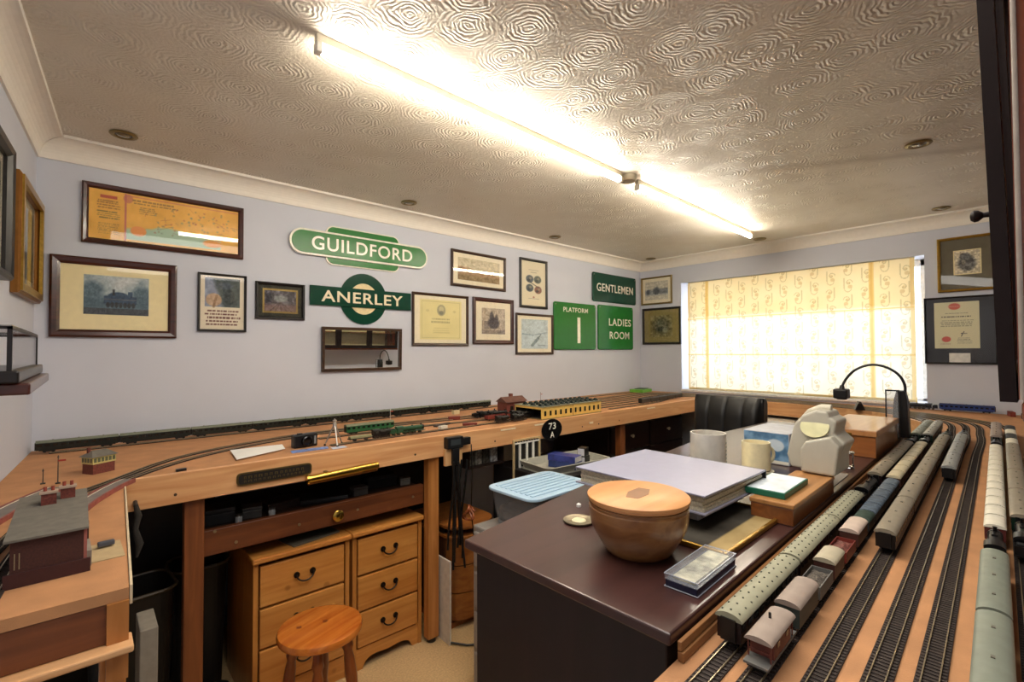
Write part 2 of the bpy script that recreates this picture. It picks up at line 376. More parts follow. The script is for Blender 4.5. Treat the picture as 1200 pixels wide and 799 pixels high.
# window: frame, panes, sill
wf = G(); fx0, fx1 = W+.20, W+.25
for (a, b_) in ((WY0, WY0-.05), (WY1+.05, WY1), (-1.06, -1.11), (-1.68, -1.73)): wf.box(fx0, a, WZ0, fx1, b_, WZ1)
wf.box(fx0, WY0, WZ0, fx1, WY1, WZ0+.02); wf.box(fx0, WY0, WZ1-.05, fx1, WY1, WZ1)
win = struct(wf.obj('window_1', M('white upvc', 'f2f2f2', .3), bevel=.004))
for a, b_ in ((WY0-.05, -1.06), (-1.11, -1.68), (-1.73, WY1+.05)):
    G().box(W+.222, a, WZ0+.02, W+.228, b_, WZ1-.02).obj('pane', GLASS('window glass', gloss=.05), win)
struct(G().box(W-.02, WY0+.0, WZ0-.022, W+.20, WY1-.0, WZ0-.001).obj('trim_5', M('white gloss sill', 'f4f3ef', .3), bevel=.004))

# ------------------------------------------------------------------ roman blind
def build_blind():
    Wd, Hd = 1.73, 1.045; nx, ny = 420, 252
    c = Canvas(nx, ny, 'fdf3dc'); n = vnoise(nx, ny, 30, 5)
    c.mask(np.clip(n-.3, 0, .5), 'f7e6bd', .6)
    k = 0
    for i in range(15):
        for j in range(8):
            cx = (i+.5)/15; cz = (j+.5+(.25 if i % 2 else -.25))/8; sg = 1 if (i+j) % 2 else -1
            stem = [(cx-sg*.014, cz+.055-.075*s) for s in [q/8 for q in range(9)]]+[(cx-sg*.014+sg*.014*(1-math.cos(a)), cz-.020-.030*math.sin(a)) for a in [PI*q/10 for q in range(11)]]
            curl = [(cx+sg*(.004+.014*(1-t)*math.cos(t*8)), cz+.018+.026*(1-t)*math.sin(t*8)) for t in [q/22 for q in range(20)]]
            for P_ in (stem, curl):
                for a, b_ in zip(P_, P_[1:]): c_line(c, a, b_, .0017, 'cdc3a2', .6)
            c_ell(c, cx+sg*.008, cz-.012, .009, .014, 'd0b98a', .5); c_ell(c, cx+sg*.003, cz+.018, .006, .009, 'd6c294', .5)
    for x in (.112, .852): c.rect(x-.009, 0, x+.009, 1, 'e8cb8a', .7); c.rect(x-.004, 0, x+.004, 1, 'd8b062', .4)
    for x0, x1 in ((0, .012), (.984, 1)): c.rect(x0, 0, x1, 1, 'e8cb8a', .7)
    for z in (.325, .655): c.rect(0, z-.0035, 1, z+.0035, 'e6c67c', .8)
    c.rect(0, 0, 1, .02, 'ecd08c', .7)
    return c, Wd, Hd
def c_win(c, x0, y0, x1, y1):
    a = max(0, int(x0*c.w)-2); b = min(c.w, int(x1*c.w)+3); d = max(0, int(y0*c.h)-2); e = min(c.h, int(y1*c.h)+3); return slice(d, e), slice(a, b)
def c_line(c, p, q, t, col, al):
    s = c_win(c, min(p[0], q[0])-t, min(p[1], q[1])-t*2, max(p[0], q[0])+t, max(p[1], q[1])+t*2); asp = c.h/c.w
    px, py = c.X[s]-p[0], (c.Y[s]-p[1])*asp; dx, dy = q[0]-p[0], (q[1]-p[1])*asp; k = np.clip((px*dx+py*dy)/(dx*dx+dy*dy+1e-12), 0, 1)
    m = (np.hypot(px-k*dx, py-k*dy) < t)[..., None]*al; c.a[s] = c.a[s]*(1-m)+np.array(c.c(col))*m
def c_ell(c, x, y, rx, ry, col, al):
    s = c_win(c, x-rx, y-ry, x+rx, y+ry); m = ((((c.X[s]-x)/rx)**2+((c.Y[s]-y)/ry)**2) < 1)[..., None]*al; c.a[s] = c.a[s]*(1-m)+np.array(c.c(col))*m
bl = thing('roman_blind', 'cream and gold scroll patterned roman blind let down over the window', 'blind', (W+.035, -1.387, 1.045), -PI/2)
cv, Wd, Hd = build_blind()
fab = cv.obj(Wd, Hd, bl, 'fabric', y=0, cz=Hd/2)
me = fab.data; co = np.zeros(len(me.vertices)*3); me.vertices.foreach_get('co', co); co = co.reshape(-1, 3)
zz = co[:, 2]/Hd
co[:, 1] = -.004*np.sin(co[:, 0]*5)*(1-zz)-.010*np.exp(-((zz-.325)/.012)**2)-.010*np.exp(-((zz-.655)/.012)**2)-.006*np.sin(((zz % .333)/.333)*PI)
me.vertices.foreach_set('co', co.ravel())
for p in me.polygons: p.use_smooth = True
def blind_mat():
    m = bpy.data.materials.new('blind fabric'); m.use_nodes = True; nt = m.node_tree
    for n in list(nt.nodes): nt.nodes.remove(n)
    N = nt.nodes.new; L = nt.links.new
    o = N('ShaderNodeOutputMaterial'); mx = N('ShaderNodeMixShader'); mx.inputs['Fac'].default_value = .38
    d = N('ShaderNodeBsdfDiffuse'); t = N('ShaderNodeBsdfTranslucent'); a = N('ShaderNodeVertexColor'); a.layer_name = 'Col'
    gm = N('ShaderNodeGamma'); gm.inputs['Gamma'].default_value = 1.15
    L(a.outputs['Color'], d.inputs['Color']); L(a.outputs['Color'], gm.inputs['Color']); L(gm.outputs[0], t.inputs['Color'])
    L(d.outputs[0], mx.inputs[1]); L(t.outputs[0], mx.inputs[2]); L(mx.outputs[0], o.inputs['Surface']); return m
me.materials[0] = blind_mat()
lin_ = G(); n_ = 24
lv = []
for i in range(n_+1):
    x = -Wd/2+.012+(Wd-.024)*i/n_; yy = .012+.004*math.sin(i*1.3)
    lv += [(x, yy, Hd*.66), (x, yy+.004, Hd*.66-.0), (x, yy+.002, Hd-.004)]
lv = [(-Wd/2+.012+(Wd-.024)*i/n_, .012+.004*math.sin(i*1.3)*(1-j/6), Hd*(.66+.335*j/6)) for j in range(7) for i in range(n_+1)]
lin_.add(lv, [(j*(n_+1)+i, j*(n_+1)+i+1, (j+1)*(n_+1)+i+1, (j+1)*(n_+1)+i) for j in range(6) for i in range(n_)])
shade_layer = bpy.data.materials.new('shade_layer'); shade_layer.use_nodes = True; nt_ = shade_layer.node_tree
for q in list(nt_.nodes): nt_.nodes.remove(q)
o_ = nt_.nodes.new('ShaderNodeOutputMaterial'); m_ = nt_.nodes.new('ShaderNodeMixShader'); m_.inputs['Fac'].default_value = .75
a_ = nt_.nodes.new('ShaderNodeBsdfDiffuse'); b_ = nt_.nodes.new('ShaderNodeBsdfTranslucent'); a_.inputs['Color'].default_value = b_.inputs['Color'].default_value = lin('f3e0b4')+(1,)
nt_.links.new(a_.outputs[0], m_.inputs[1]); nt_.links.new(b_.outputs[0], m_.inputs[2]); nt_.links.new(m_.outputs[0], o_.inputs['Surface'])
lin_.obj('top_shade_layer', shade_layer, bl, smooth=True)  # added layer behind the fabric, darkens the top third of the blind
G().box(-Wd/2, -.004, Hd-.003, Wd/2, .03, Hd+.0).obj('head_rail', M('head rail', 'efe6cf', .4), bl)
G().box(-Wd/2+.01, -.003, .0005, Wd/2-.01, .006, .018).obj('bottom_bar', M('blind bar', 'efdfb5', .5), bl)

# ------------------------------------------------------------------ ceiling lights
batten = M('white enamel batten', 'd8d0bd', .4)
tubem = EMIT('fluorescent tube', (1.0, .90, .74), TUBE_STRENGTH)
def tube_light(x0, x1, y0, y1, label):
    a = math.atan2(y1-y0, x1-x0); L = math.hypot(x1-x0, y1-y0)
    t = thing('fluorescent_light', label, 'light', (x0, y0, ZC), a, 'fluorescent ceiling battens')
    G().box(0, -.011, -.026, L, .011, -.0).obj('batten', batten, t, bevel=.003)
    G().cyl((.02, 0, -.042), (L-.02, 0, -.042), .0125, n=14).obj('tube', tubem, t, smooth=True)
    for x in (.0, L-.025): G().box(x if x == 0 else x+.007, -.014, -.056, x+.018 if x == 0 else x+.025, .014, -.0262).obj('lamp_holder', M('lamp holder', 'e8e4da', .4), t, bevel=.003)
tube_light(.655, 2.235, -1.455, -1.405, 'long fluorescent batten nearer the camera on the textured ceiling')
tube_light(2.385, 4.03, -1.40, -1.35, 'far fluorescent batten running towards the window')
jb = G().lathe([(.045, 0), (.045, -.012), (.038, -.03), (.012, -.034), (.001, -.034)], (0, 0, 0), 20).obj('junction_rose', M('rose plastic', 'c9c0ab', .45), smooth=True)
jb.location = (2.31, -1.40, ZC); tag(jb, 'round cream junction rose between the two ceiling battens', 'ceiling rose')
brass = M('polished brass', 'c9a650', .22, 1.0, noise=.03)
dark = M('black plastic', '0d0d0f', .4)
dl0 = None
for i, (x, y, lb) in enumerate([(.276, -.257, 'recessed brass downlight in the near left corner of the ceiling'), (1.657, -.235, 'recessed brass downlight above the green totem sign'),
        (3.0, -.225, 'recessed brass downlight above the tall shield print'), (4.40, -.235, 'recessed brass downlight in the far corner by the small grey picture'),
        (4.34, -1.30, 'recessed downlight close to the end of the far tube'), (4.34, -2.43, 'recessed brass downlight above the gold framed bear picture'), (2.955, -2.50, 'recessed brass downlight nearest the dark wall cabinet')]):
    if dl0 is None:
        dl0 = thing('downlight', lb, 'light', (x, y, ZC), 0, 'recessed ceiling downlights')
        G().lathe([(.030, -.001), (.048, -.001), (.050, -.004), (.046, -.008), (.036, -.009), (.030, -.004)], n=28).obj('rim', M('tarnished brass', '8c7a50', .4, .8), dl0, smooth=True)
        G().lathe([(.030, -.0015), (.030, -.0045), (.001, -.005)], n=24).obj('recess', dark, dl0)
        G().lathe([(.024, -.006), (.020, -.009), (.001, -.009)], n=20).obj('bulb', M('bulb glass', '8d8370', .15, .6), dl0, smooth=True)
    else: dup(dl0, (x, y, ZC), 0, lb)

# ------------------------------------------------------------------ framed pictures
mahog = WOOD('mahogany frame', '2a0f0a', '4a1c12', 0, .3, coat=.4)
dkwood = WOOD('dark walnut frame', '2b1a10', '4a2f1c', 0, .35)
blackf = M('black frame', '15110f', .35)
goldf = M('gilt frame', 'b8913f', .3, .85, noise=.15, nscale=90)
olive = M('dull gold frame', '8a7440', .35, .6)
def picture(label, cx, cz, w_, h_, fm, fw, mount, canvas, pw, ph, wall='back', pos=None, tilt=0, dep=.018, dx=0, dz=0, inner=None, cat='picture', name='framed_picture', flat=False):
    if wall == 'back': loc, rz = (cx, -.0015, cz), 0
    elif wall == 'right': loc, rz = (W-.0015, cx, cz), -PI/2
    else: loc, rz = pos, PI/2-math.atan(KX)
    t = thing(name, label, cat, loc, rz)
    if tilt:
        t.rotation_euler = (0, tilt, rz)
    fb = G()
    # mitred frame with a stepped moulding
    st = [(0, 0), (0, dep*.75), (fw*.25, dep), (fw*.7, dep*.85), (fw, dep*.45), (fw, 0)]
    cs = [(-1,-1),(1,-1),(1,1),(-1,1)]; n = len(st); vs = []; fs = []
    for sx, sz in cs:
        for o, d in st: vs.append((sx*(w_/2-o), -d, sz*(h_/2-o)))
    for k in range(4):
        for i in range(n): a = k*n+i; b = k*n+(i+1) % n; c = ((k+1) % 4)*n; fs.append((a, b, c+(i+1) % n, c+i))
    fb.add(vs, fs).obj('frame', fm, t)
    iw, ih = w_-2*fw, h_-2*fw
    if mount: G().box(-iw/2-.002, -.0035, -ih/2-.002, iw/2+.002, -.0005, ih/2+.002).obj('mount', mount, t)
    if inner:
        G().add([(-pw/2-inner[1]+dx, -.0039, -ph/2-inner[1]+dz), (pw/2+inner[1]+dx, -.0039, -ph/2-inner[1]+dz), (pw/2+inner[1]+dx, -.0039, ph/2+inner[1]+dz), (-pw/2-inner[1]+dx, -.0039, ph/2+inner[1]+dz)], [(0,1,2,3)]).obj('slip', inner[0], t)
    canvas.obj(pw, ph, t, 'print', y=-.0044, cx=dx, cz=dz)
    G().box(-iw/2-.001, -.0068, -ih/2-.001, iw/2+.001, -.0058, ih/2+.001).obj('glass', GLASS(gloss=.07), t)
    return t
cream = M('cream mount', 'f3e4b2', .8, noise=.03); ivory = M('ivory mount', 'f0e6cc', .8, noise=.03)
# railway map
c = Canvas(230, 80, 'f0b850'); c.speck(.08, 20, 4)
c.mask(np.clip((.30+.10*vnoise(230, 80, 14, 8)-.05*np.sin(c.X*9)-c.Y)*18, 0, 1)*(c.X > .22)*(c.X < .86)*(c.Y > .06), 'a9cbb4', .95)
c.ell(.30, .25, .05, .10, 'ee9a50'); c.ell(.80, .18, .07, .08, 'eea552')
r = np.random.RandomState(2)
for i in range(26):
    x, y = .26+.7*r.rand(), .3+.6*r.rand(); c.line(x, y, x+.12*(r.rand()-.3), y+.2*(r.rand()-.5), .0022, ['b96a3e', '9a6a5c', '8d7a4a'][i % 3], .55)
c.rect(.215, .03, .225, .97, 'b8586a', .7); c.rect(.225, .93, .99, .945, 'b8586a', .4); c.ell(.235, .88, .03, .09, 'c06a68', .6)
c.rect(.07, .83, .17, .89, 'b8403c', .8); c.textlines(.05, .62, .19, .80, 4, '8c5a33', .7); c.textlines(.05, .42, .19, .58, 4, '5d5a33', .7, 5); c.textlines(.05, .12, .19, .34, 7, '8c6a3a', .5, 6)
c.textlines(.26, .78, .56, .9, 2, '7c5a3a', .6, 7); c.textlines(.30, .6, .42, .76, 4, '7c5a3a', .5, 8)
for i in range(60): x, y = .4+.55*r.rand(), .25+.6*r.rand(); c.ell(x, y, .008, .02, ['b4604a', '8e7a52', '7f8f7a'][i % 3], .45)
picture('wide framed yellow railway map of a coastline', .4665, 2.053, .643, .274, mahog, .024, None, c, .60, .23)
# large steam engine photograph
def loco_scene(w_, h_, sky, ground, body, seed=1):
    c = Canvas(w_, h_, sky); n = vnoise(w_, h_, 12, seed); c.mask(np.clip(n-.35, 0, 1), ground, .9)
    c.mask(np.clip((.46+.14*vnoise(w_, h_, 9, seed+1)-c.Y)*8, 0, 1)*(c.X > -1), ground, .9)
    c.ell(.14, .62, .16, .2, ground, .8, .6); c.ell(.88, .55, .16, .2, ground, .8, .6)
    for k in range(5): c.ell(.5+.05*k, .72+.06*k, .09+.02*k, .1, 'cfd2cf', .35, .8)
    c.rect(.30, .28, .80, .48, body, .92); c.ell(.52, .48, .16, .11, body, .95); c.rect(.66, .4, .74, .62, body, .9); c.rect(.43, .5, .46, .66, '16181c', .9)
    for k in range(7): c.ell(.36+.065*k, .26, .03, .07, '101216', .9)
    c.rect(0, 0, 1, .17, '2f3134', .8); c.rect(.3, .38, .8, .41, '7d6f68', .5)
    c.a = np.clip(c.a+(vnoise(w_, h_, 3, seed+2)-.5)[..., None]*.22, 0, 1); return c
picture('large mahogany framed photograph of a dark steam engine on cream mount', .272, 1.669, .452, .358, mahog, .034, cream, loco_scene(110, 70, 'b4bfc2', '3f5a68', '1f3d58', 3), .232, .178, dz=.014)
# travel poster with lines of lettering
c = Canvas(70, 100, 'e3d8c2'); c.rect(.1, .42, .9, .96, '8b94ab')
c.mask(((c.Y > .42)&(c.Y < .96)&(c.X > .1)&(c.X < .9))*np.clip((c.X-.25-.4*(.9-c.Y))*9, 0, 1), '3d4a48', .9)
c.ell(.3, .55, .18, .12, 'c9a27a', .8); c.ell(.55, .82, .2, .06, '4a5560', .9); c.ell(.65, .6, .12, .16, '2d3436', .6); c.line(.3, .42, .36, .62, .03, '8e6d4f', .8)
c.speck(.12, 4, 9, (.1, .42, .9, .96)); c.textlines(.08, .06, .94, .38, 5, '5b2a2a', .85, 4)
picture('black framed portrait travel poster with red lettering under a coast scene', .6955, 1.678, .221, .30, blackf, .011, None, c, .196, .276)
c = Canvas(90, 70, '4e4a55'); c.speck(.3, 9, 3); c.mask(np.clip((.42-c.Y)*6, 0, 1), '8a6a62', .7)
for k in range(5): c.line(.5, .45, .15+.18*k, 0, .012, '4a3a3a', .7)
c.ell(.5, .62, .22, .16, '9aa6a0', .6, .6); c.rect(.15, .5, .3, .9, '2b2c34', .6); c.rect(.72, .5, .86, .88, '2b2c34', .6); c.speck(.1, 3, 13)
picture('small dark framed railway scene with gold inner line beside the poster', .9785, 1.706, .259, .204, blackf, .016, M('dark mount', '2a2a20', .7), c, .165, .115, inner=(olive, .010))
# certificate with crest
c = Canvas(110, 86, 'e8dc9e'); c.speck(.03, 30, 2); c.ring(.5, .5, .001, .001, .1, 'ffffff')
for a in ((.05,.05,.95,.06),(.05,.94,.95,.95)): c.rect(*a, 'a39a6a', .5)
for a in ((.05,.05,.058,.95),(.942,.05,.95,.95)): c.rect(*a, 'a39a6a', .5)
c.ell(.5, .74, .10, .14, '8f8a72', .75); c.ell(.5, .77, .06, .07, 'd9cf9c', .7); c.ell(.5, .68, .05, .05, '6e6a5c', .6)
c.ell(.18, .72, .04, .03, 'c9bd84', .6); c.ell(.82, .72, .04, .03, 'c9bd84', .6)
c.textlines(.25, .40, .75, .56, 2, 'a0966a', .7); c.textlines(.30, .15, .72, .32, 3, 'bdb27c', .5)
picture('walnut framed yellowed certificate with a crest right of the roundel sign', 2.048, 1.6455, .472, .367, dkwood, .018, ivory, c, .35, .28)
# landscape
def landscape(w_, h_, sky, mid, low, seed=1, hz=.5):
    c = Canvas(w_, h_, sky); c.mask(np.clip((hz+.25*vnoise(w_, h_, 18, seed)-.1-c.Y-.25*(c.X-.5))*10, 0, 1), mid, .9)
    c.mask(np.clip((hz-.25+.12*vnoise(w_, h_, 10, seed+1)-c.Y)*10, 0, 1), low, .8); c.speck(.12, 5, seed+3); c.speck(.08, 2.5, seed+5); return c
picture('walnut framed sepia hillside landscape right of the totem sign', 2.392, 2.0315, .524, .269, dkwood, .020, ivory, landscape(110, 60, 'c9bd9e', 'a8835f', '8f7a55', 5), .40, .165, tilt=math.radians(.6))
# four shields
c = Canvas(64, 104, 'e6dcc0')
for (x, y, k) in ((.34, .60, '4a5560'), (.66, .60, '55605a'), (.34, .40, '45525a'), (.68, .37, '8a5a48')):
    c.ell(x, y, .15, .085, k, .9); c.ell(x+.03, y+.02, .05, .03, 'b0a58a', .7); c.ell(x-.04, y-.03, .06, .03, '22282c', .6)
c.line(.28, .55, .72, .42, .02, '3a3e40', .6); c.rect(.3, .80, .7, .81, '7a7568', .7); c.rect(.38, .74, .62, .76, '9a8f78', .6); c.rect(.28, .16, .72, .175, '7a7568', .7); c.ell(.5, .2, .04, .02, 'a05a48', .8)
picture('tall black framed print of four small crests', 2.97, 1.988, .322, .412, blackf, .020, None, c, .285, .375)
# sepia photograph
c = Canvas(80, 80, 'b9aa96'); c.speck(.15, 12, 4); c.ell(.5, .42, .24, .22, '3c3740', .85, .4); c.ell(.42, .62, .09, .24, '453f46', .8, .4); c.ell(.62, .55, .07, .22, '4d474d', .8, .4); c.rect(0, 0, 1, .16, '6e6460', .6); c.rect(.1, .2, .3, .5, '5c5556', .5); c.speck(.15, 3, 7)
picture('mahogany framed brown photograph of people by an engine', 2.5315, 1.655, .409, .354, mahog, .030, ivory, c, .235, .20)
c = Canvas(80, 80, 'bccbd0'); c.speck(.07, 14, 6); c.line(.05, .5, .45, .46, .022, '7d93a0', .8); c.line(.5, .48, .95, .56, .02, '8096a2', .8); c.line(.4, .12, .62, .36, .05, '6d7f84', .8); c.line(.62, .36, .72, .48, .02, '55646a', .8); c.rect(.6, .1, .9, .14, '6f7c80', .6); c.speck(.1, 4, 8)
picture('pale blue sketch in a thin walnut frame, left of the platform sign', 2.982, 1.5645, .438, .339, dkwood, .018, ivory, c, .31, .245)
# window wall pictures
c = Canvas(80, 60, 'cfc9b8'); c.mask(np.clip((.62-c.Y)*8, 0, 1)*np.clip((c.Y-.2)*8, 0, 1), '8f959c', .8); c.ell(.5, .48, .14, .2, '4a5058', .85, .5); c.ell(.15, .45, .08, .14, '4a5058', .8, .5); c.rect(.6, .34, .98, .6, '70767e', .6); c.speck(.14, 4, 2)
picture('small gilt framed grey street engraving, upper of the pair left of the blind', -.1965, 2.045, .355, .286, olive, .016, ivory, c, .265, .19, wall='right')
c = Canvas(80, 70, '84784c'); c.ell(.52, .52, .36, .36, '4d4a38', .8, .7); c.ell(.5, .36, .26, .1, '2a2a24', .8, .5); c.ell(.45, .62, .14, .14, '6d6f5a', .8, .5); c.ell(.66, .3, .12, .12, '8f8f78', .7, .4); c.speck(.22, 6, 3)
picture('black framed brown animal engraving, lower of the pair left of the blind', -.2495, 1.6755, .437, .377, blackf, .022, M('khaki mount', '93854f', .8), c, .25, .22, wall='right')
c = Canvas(80, 90, 'd9cfb4'); c.ell(.48, .45, .34, .34, '4a4c4e', .85, .4); c.ell(.42, .76, .22, .14, '5c5e60', .85, .4); c.ell(.64, .36, .18, .16, '777', .6, .4) if False else c.ell(.64, .36, .18, .16, '7a7a78', .6, .4); c.ell(.36, .5, .08, .12, 'b9b29c', .5, .5); c.speck(.28, 5, 5)
picture('gold framed drawing of a bear on a grey mount', -2.53, 2.00, .30, .37, goldf, .017, M('taupe mount', '6b6552', .8), c, .125, .155, wall='right', inner=(cream, .006), dx=.0, dz=.01)
c = Canvas(110, 130, 'dcd7b0'); c.ell(.46, .90, .13, .07, 'c8503c', .9, .2); c.textlines(.25, .88, .68, .92, 1, 'e8c0a8', .6); c.textlines(.12, .66, .9, .70, 1, '3e3e34', .85)
c.textlines(.2, .74, .8, .77, 1, '6f6d58', .6, 4); c.textlines(.1, .46, .92, .62, 4, '7b7960', .6, 6); c.ell(.27, .20, .10, .06, 'd0503e', .95, .2); c.textlines(.58, .30, .74, .34, 1, '33333a', .9, 6); c.line(.6, .26, .66, .36, .01, '33333a', .9)
c.textlines(.5, .10, .84, .24, 4, '7b7960', .6, 8); c.textlines(.14, .08, .4, .12, 1, '9a5a48', .6, 9)
tc_ = picture('black bordered certificate with two red seals below the bear drawing', -2.485, 1.553, .362, .458, blackf, .010, M('black mount', '121218', .6), c, .225, .315, wall='right', dz=.035, dx=-.015)
G().box(-.055, -.0056, -.217, .05, -.0037, -.155).obj('caption_plate', M('white plate', 'e4e2da', .5), tc_)
# left wall
c = Canvas(60, 70, '7d8c86'); c.mask(np.clip((.5-c.Y)*5, 0, 1), '4f5b52', .8); c.ell(.35, .35, .2, .2, '33392f', .8, .5); c.speck(.12, 5, 3)
pl = (xl(-.205)+.004, -.2, 1.835)
t = picture('gilt framed dim landscape on the left wall near the corner', 0, 0, .50, .425, M('brown gilt frame', '8a5a20', .35, .5), .035, ivory, c, .34, .27, wall='left', pos=(xl(-.27)+.0015, -.27, 1.84), dep=.024)
g = G(); 
for sx in (-1, 1): g.box(sx*.226-.013, -.030, -.202, sx*.226+.013, -.0185, .202)
for sz in (-1, 1): g.box(-.213, -.030, sz*.189-.013, .213, -.0185, sz*.189+.013)
g.obj('gilt_bead', goldf, t)
c2 = Canvas(60, 60, '7f8a74'); c2.speck(.15, 8, 4)
picture('dark framed greenish picture at the left edge of the left wall', 0, 0, .40, .42, blackf, .03, ivory, c2, .28, .3, wall='left', pos=(xl(-.86)+.0015, -.86, 1.86), dep=.03)

# ------------------------------------------------------------------ mirror
mt = thing('wall_mirror', 'wide wood framed mirror hung below the roundel sign', 'mirror', (1.465, -.006, 1.437), 0)
mt.rotation_euler = (math.radians(1.0), 0, 0)
mwid, mh = .523, .268
g = G(); fw = .017
for a in ((-mwid/2,-mh/2,mwid/2,-mh/2+fw),(-mwid/2,mh/2-fw,mwid/2,mh/2),(-mwid/2,-mh/2+fw,-mwid/2+fw,mh/2-fw),(mwid/2-fw,-mh/2+fw,mwid/2,mh/2-fw)): g.box(a[0], -.02, a[1], a[2], 0, a[3])
g.obj('frame', dkwood, mt, bevel=.002)
mm, nt, b = _new('mirror silver'); b.inputs['Metallic'].default_value = 1; b.inputs['Roughness'].default_value = .01; b.inputs['Base Color'].default_value = (.88, .9, .9, 1)
G().box(-mwid/2+fw, -.008, -mh/2+fw, mwid/2-fw, -.004, mh/2-fw).obj('mirror_glass', mm, mt)

# ------------------------------------------------------------------ enamel signs
green = M('green enamel', '24742f', .22, noise=.04, spec=.28); dgreen = M('dark green enamel', '0d4030', .22, noise=.04, spec=.28)
whitee = M('white enamel', 'f2efe0', .2); 
def stadium(w_, h_, r, n=10):
    out = []
    for cx, cz, a0 in ((w_/2-r, -h_/2+r, -PI/2), (w_/2-r, h_/2-r, 0), (-w_/2+r, h_/2-r, PI/2), (-w_/2+r, -h_/2+r, PI)):
        out += [(cx+r*math.cos(a0+PI/2*k/n), cz+r*math.sin(a0+PI/2*k/n)) for k in range(n+1)]
    return out
t = thing('totem_sign', 'green and white enamel totem sign reading GUILDFORD', 'sign', (1.470, -.002, 2.062))
LW, LH = .905, .152
top = stadium(.50, .30-.02, .045)
G().prism(stadium(.485, .236, .045), .0, .010, 'y').obj('back_bar_rim', whitee, t)
G().prism(stadium(.470, .222, .040), .010, .013, 'y').obj('back_bar', green, t)
G().prism(stadium(LW, LH, LH/2-.001, 16), .010, .022, 'y').obj('rim', whitee, t, bevel=.003)
G().prism(stadium(LW-.024, LH-.024, (LH-.024)/2-.001, 16), .022, .0255, 'y').obj('face', green, t, bevel=.002)
shift(text('GUILDFORD', .66, .080, .0015, .012, 1.1), 0, -.0256, 0).obj('lettering', whitee, t)
t = thing('roundel_sign', 'dark green roundel target sign reading ANERLEY', 'sign', (1.468, -.002, 1.752))
ring = G()
no = 40; vs = []
for r_, d in ((.155, 0), (.155, .008), (.095, .008), (.095, 0)):
    vs += [(r_*math.cos(2*PI*k/no), -d, r_*math.sin(2*PI*k/no)*1.03) for k in range(no)]
ring.add(vs, [(j*no+k, j*no+(k+1) % no, ((j+1) % 4)*no+(k+1) % no, ((j+1) % 4)*no+k) for j in range(4) for k in range(no)])
ring.obj('ring', dgreen, t)
G().prism([(.0945*math.cos(2*PI*k/no), .0975*math.sin(2*PI*k/no)) for k in range(no)], 0, .005, 'y').obj('disc', M('cream enamel', 'f0dcae', .2), t)
G().box(-.332, -.014, -.055, .332, -.0005, .061).obj('bar', dgreen, t, bevel=.002)
shift(text('ANERLEY', .535, .068, .0015, .014, 1.1), 0, -.0142, .003).obj('lettering', M('cream letters', 'f3e6c8', .3), t)
def enamel(label, name, x0, x1, z1, z0, mat, rows):
    t = thing(name, label, 'sign', ((x0+x1)/2, -.002, (z0+z1)/2)); w_, h_ = x1-x0, z1-z0
    G().prism(stadium(w_, h_, .022, 5), 0, .016, 'y').obj('plate', mat, t, bevel=.010, seg=3)
    for s, w2, h2, dx, dz in rows: shift(text(s, w2, h2, .001, .012, 1.1) if s != '|' else G().box(-w2/2, -.001, -h2/2, w2/2, 0, h2/2), dx, -.0162, dz).obj('lettering', whitee, t)
    for sx in (-1, 1): G().cyl((sx*(w_/2-.022), -.0155, h_/2-.022), (sx*(w_/2-.022), -.019, h_/2-.022), .005, n=8).obj('screw', M('screw steel', '9a9a96', .3, .9), t)
enamel('square green enamel sign reading PLATFORM 1', 'platform_sign', 3.205, 3.789, 1.859, 1.433, green, [('PLATFORM', .34, .042, 0, .148), ('|', .040, .235, .04, -.035)])
enamel('dark green enamel sign reading GENTLEMEN', 'gentlemen_sign', 3.745, 4.464, 2.178, 1.897, dgreen, [('GENTLEMEN', .60, .078, 0, .0)])
enamel('green enamel sign reading LADIES ROOM, lowest by the corner', 'ladies_room_sign', 3.826, 4.407, 1.869, 1.433, green, [('LADIES', .37, .072, .06, .055), ('ROOM', .33, .072, .05, -.075)])
# ------------------------------------------------------------------ layout tables
H = 1.005
cork = M('baseboard surface', 'b98559', .8, noise=.10, nscale=14, bump=.15, bscale=400)
pine = WOOD('pine fascia', 'c98f5c', 'dfae7c', 0, .45)
piney = WOOD('pine fascia lengthwise y', 'c98f5c', 'dfae7c', 1, .45)
brown = WOOD('brown stained timber z', '6b3a1c', '8a5028', 2, .45)
brownx = WOOD('brown stained timber x', '5c3018', '7a4524', 0, .45)
pinez = WOOD('pine post', 'a5682f', 'c4854a', 2, .4)
screwm = M('screw head', '4a3a30', .4, .6)
def table(label, poly, z0=.985, z1=H):
    t = thing('layout_table', label, 'table', (0, 0, 0)); 
    G().prism(poly, z0, z1).obj('baseboard', cork, t); return t
LX = .262
tb = table('long model railway table along the sign wall with pine fascia', [(xl(-.85)+.001, -.85), (W-.001, -.85), (W-.001, -.001), (.001, -.001)])
fb_ = G().box(LX, -.872, .903, 4.33, -.8505, 1.0065).obj('fascia', pine, tb, bevel=.002)
for x in (.40, 1.33, 1.56, 1.82, 2.55, 2.72, 2.95): G().cyl((x, -.8715, .935), (x, -.8735, .935), .005, n=8).obj('screw', screwm, tb)
G().box(2.62, -.8745, .945, 2.66, -.8715, .957).obj('label_tag', M('paper tag', 'efe0c0', .7), tb)
for x in (1.86, 2.12, 3.3): G().box(x, -.8745, .985, x+.11, -.8715, .993).obj('label_tag', M('paper tag', 'efe0c0', .7), tb)
# posts
for x, m_, z in ((.43, brown, .902), (1.42, pinez, .902), (3.0, brown, .902)):
    yb = -.845
    G().box(x, yb, 0.02 if x > 1 else 0, x+.06, yb+.045, z).obj('leg', m_, tb, bevel=.003)
G().cyl((1.45, -.823, 0), (1.45, -.823, .02), .022, n=16).obj('castor', dark, tb)
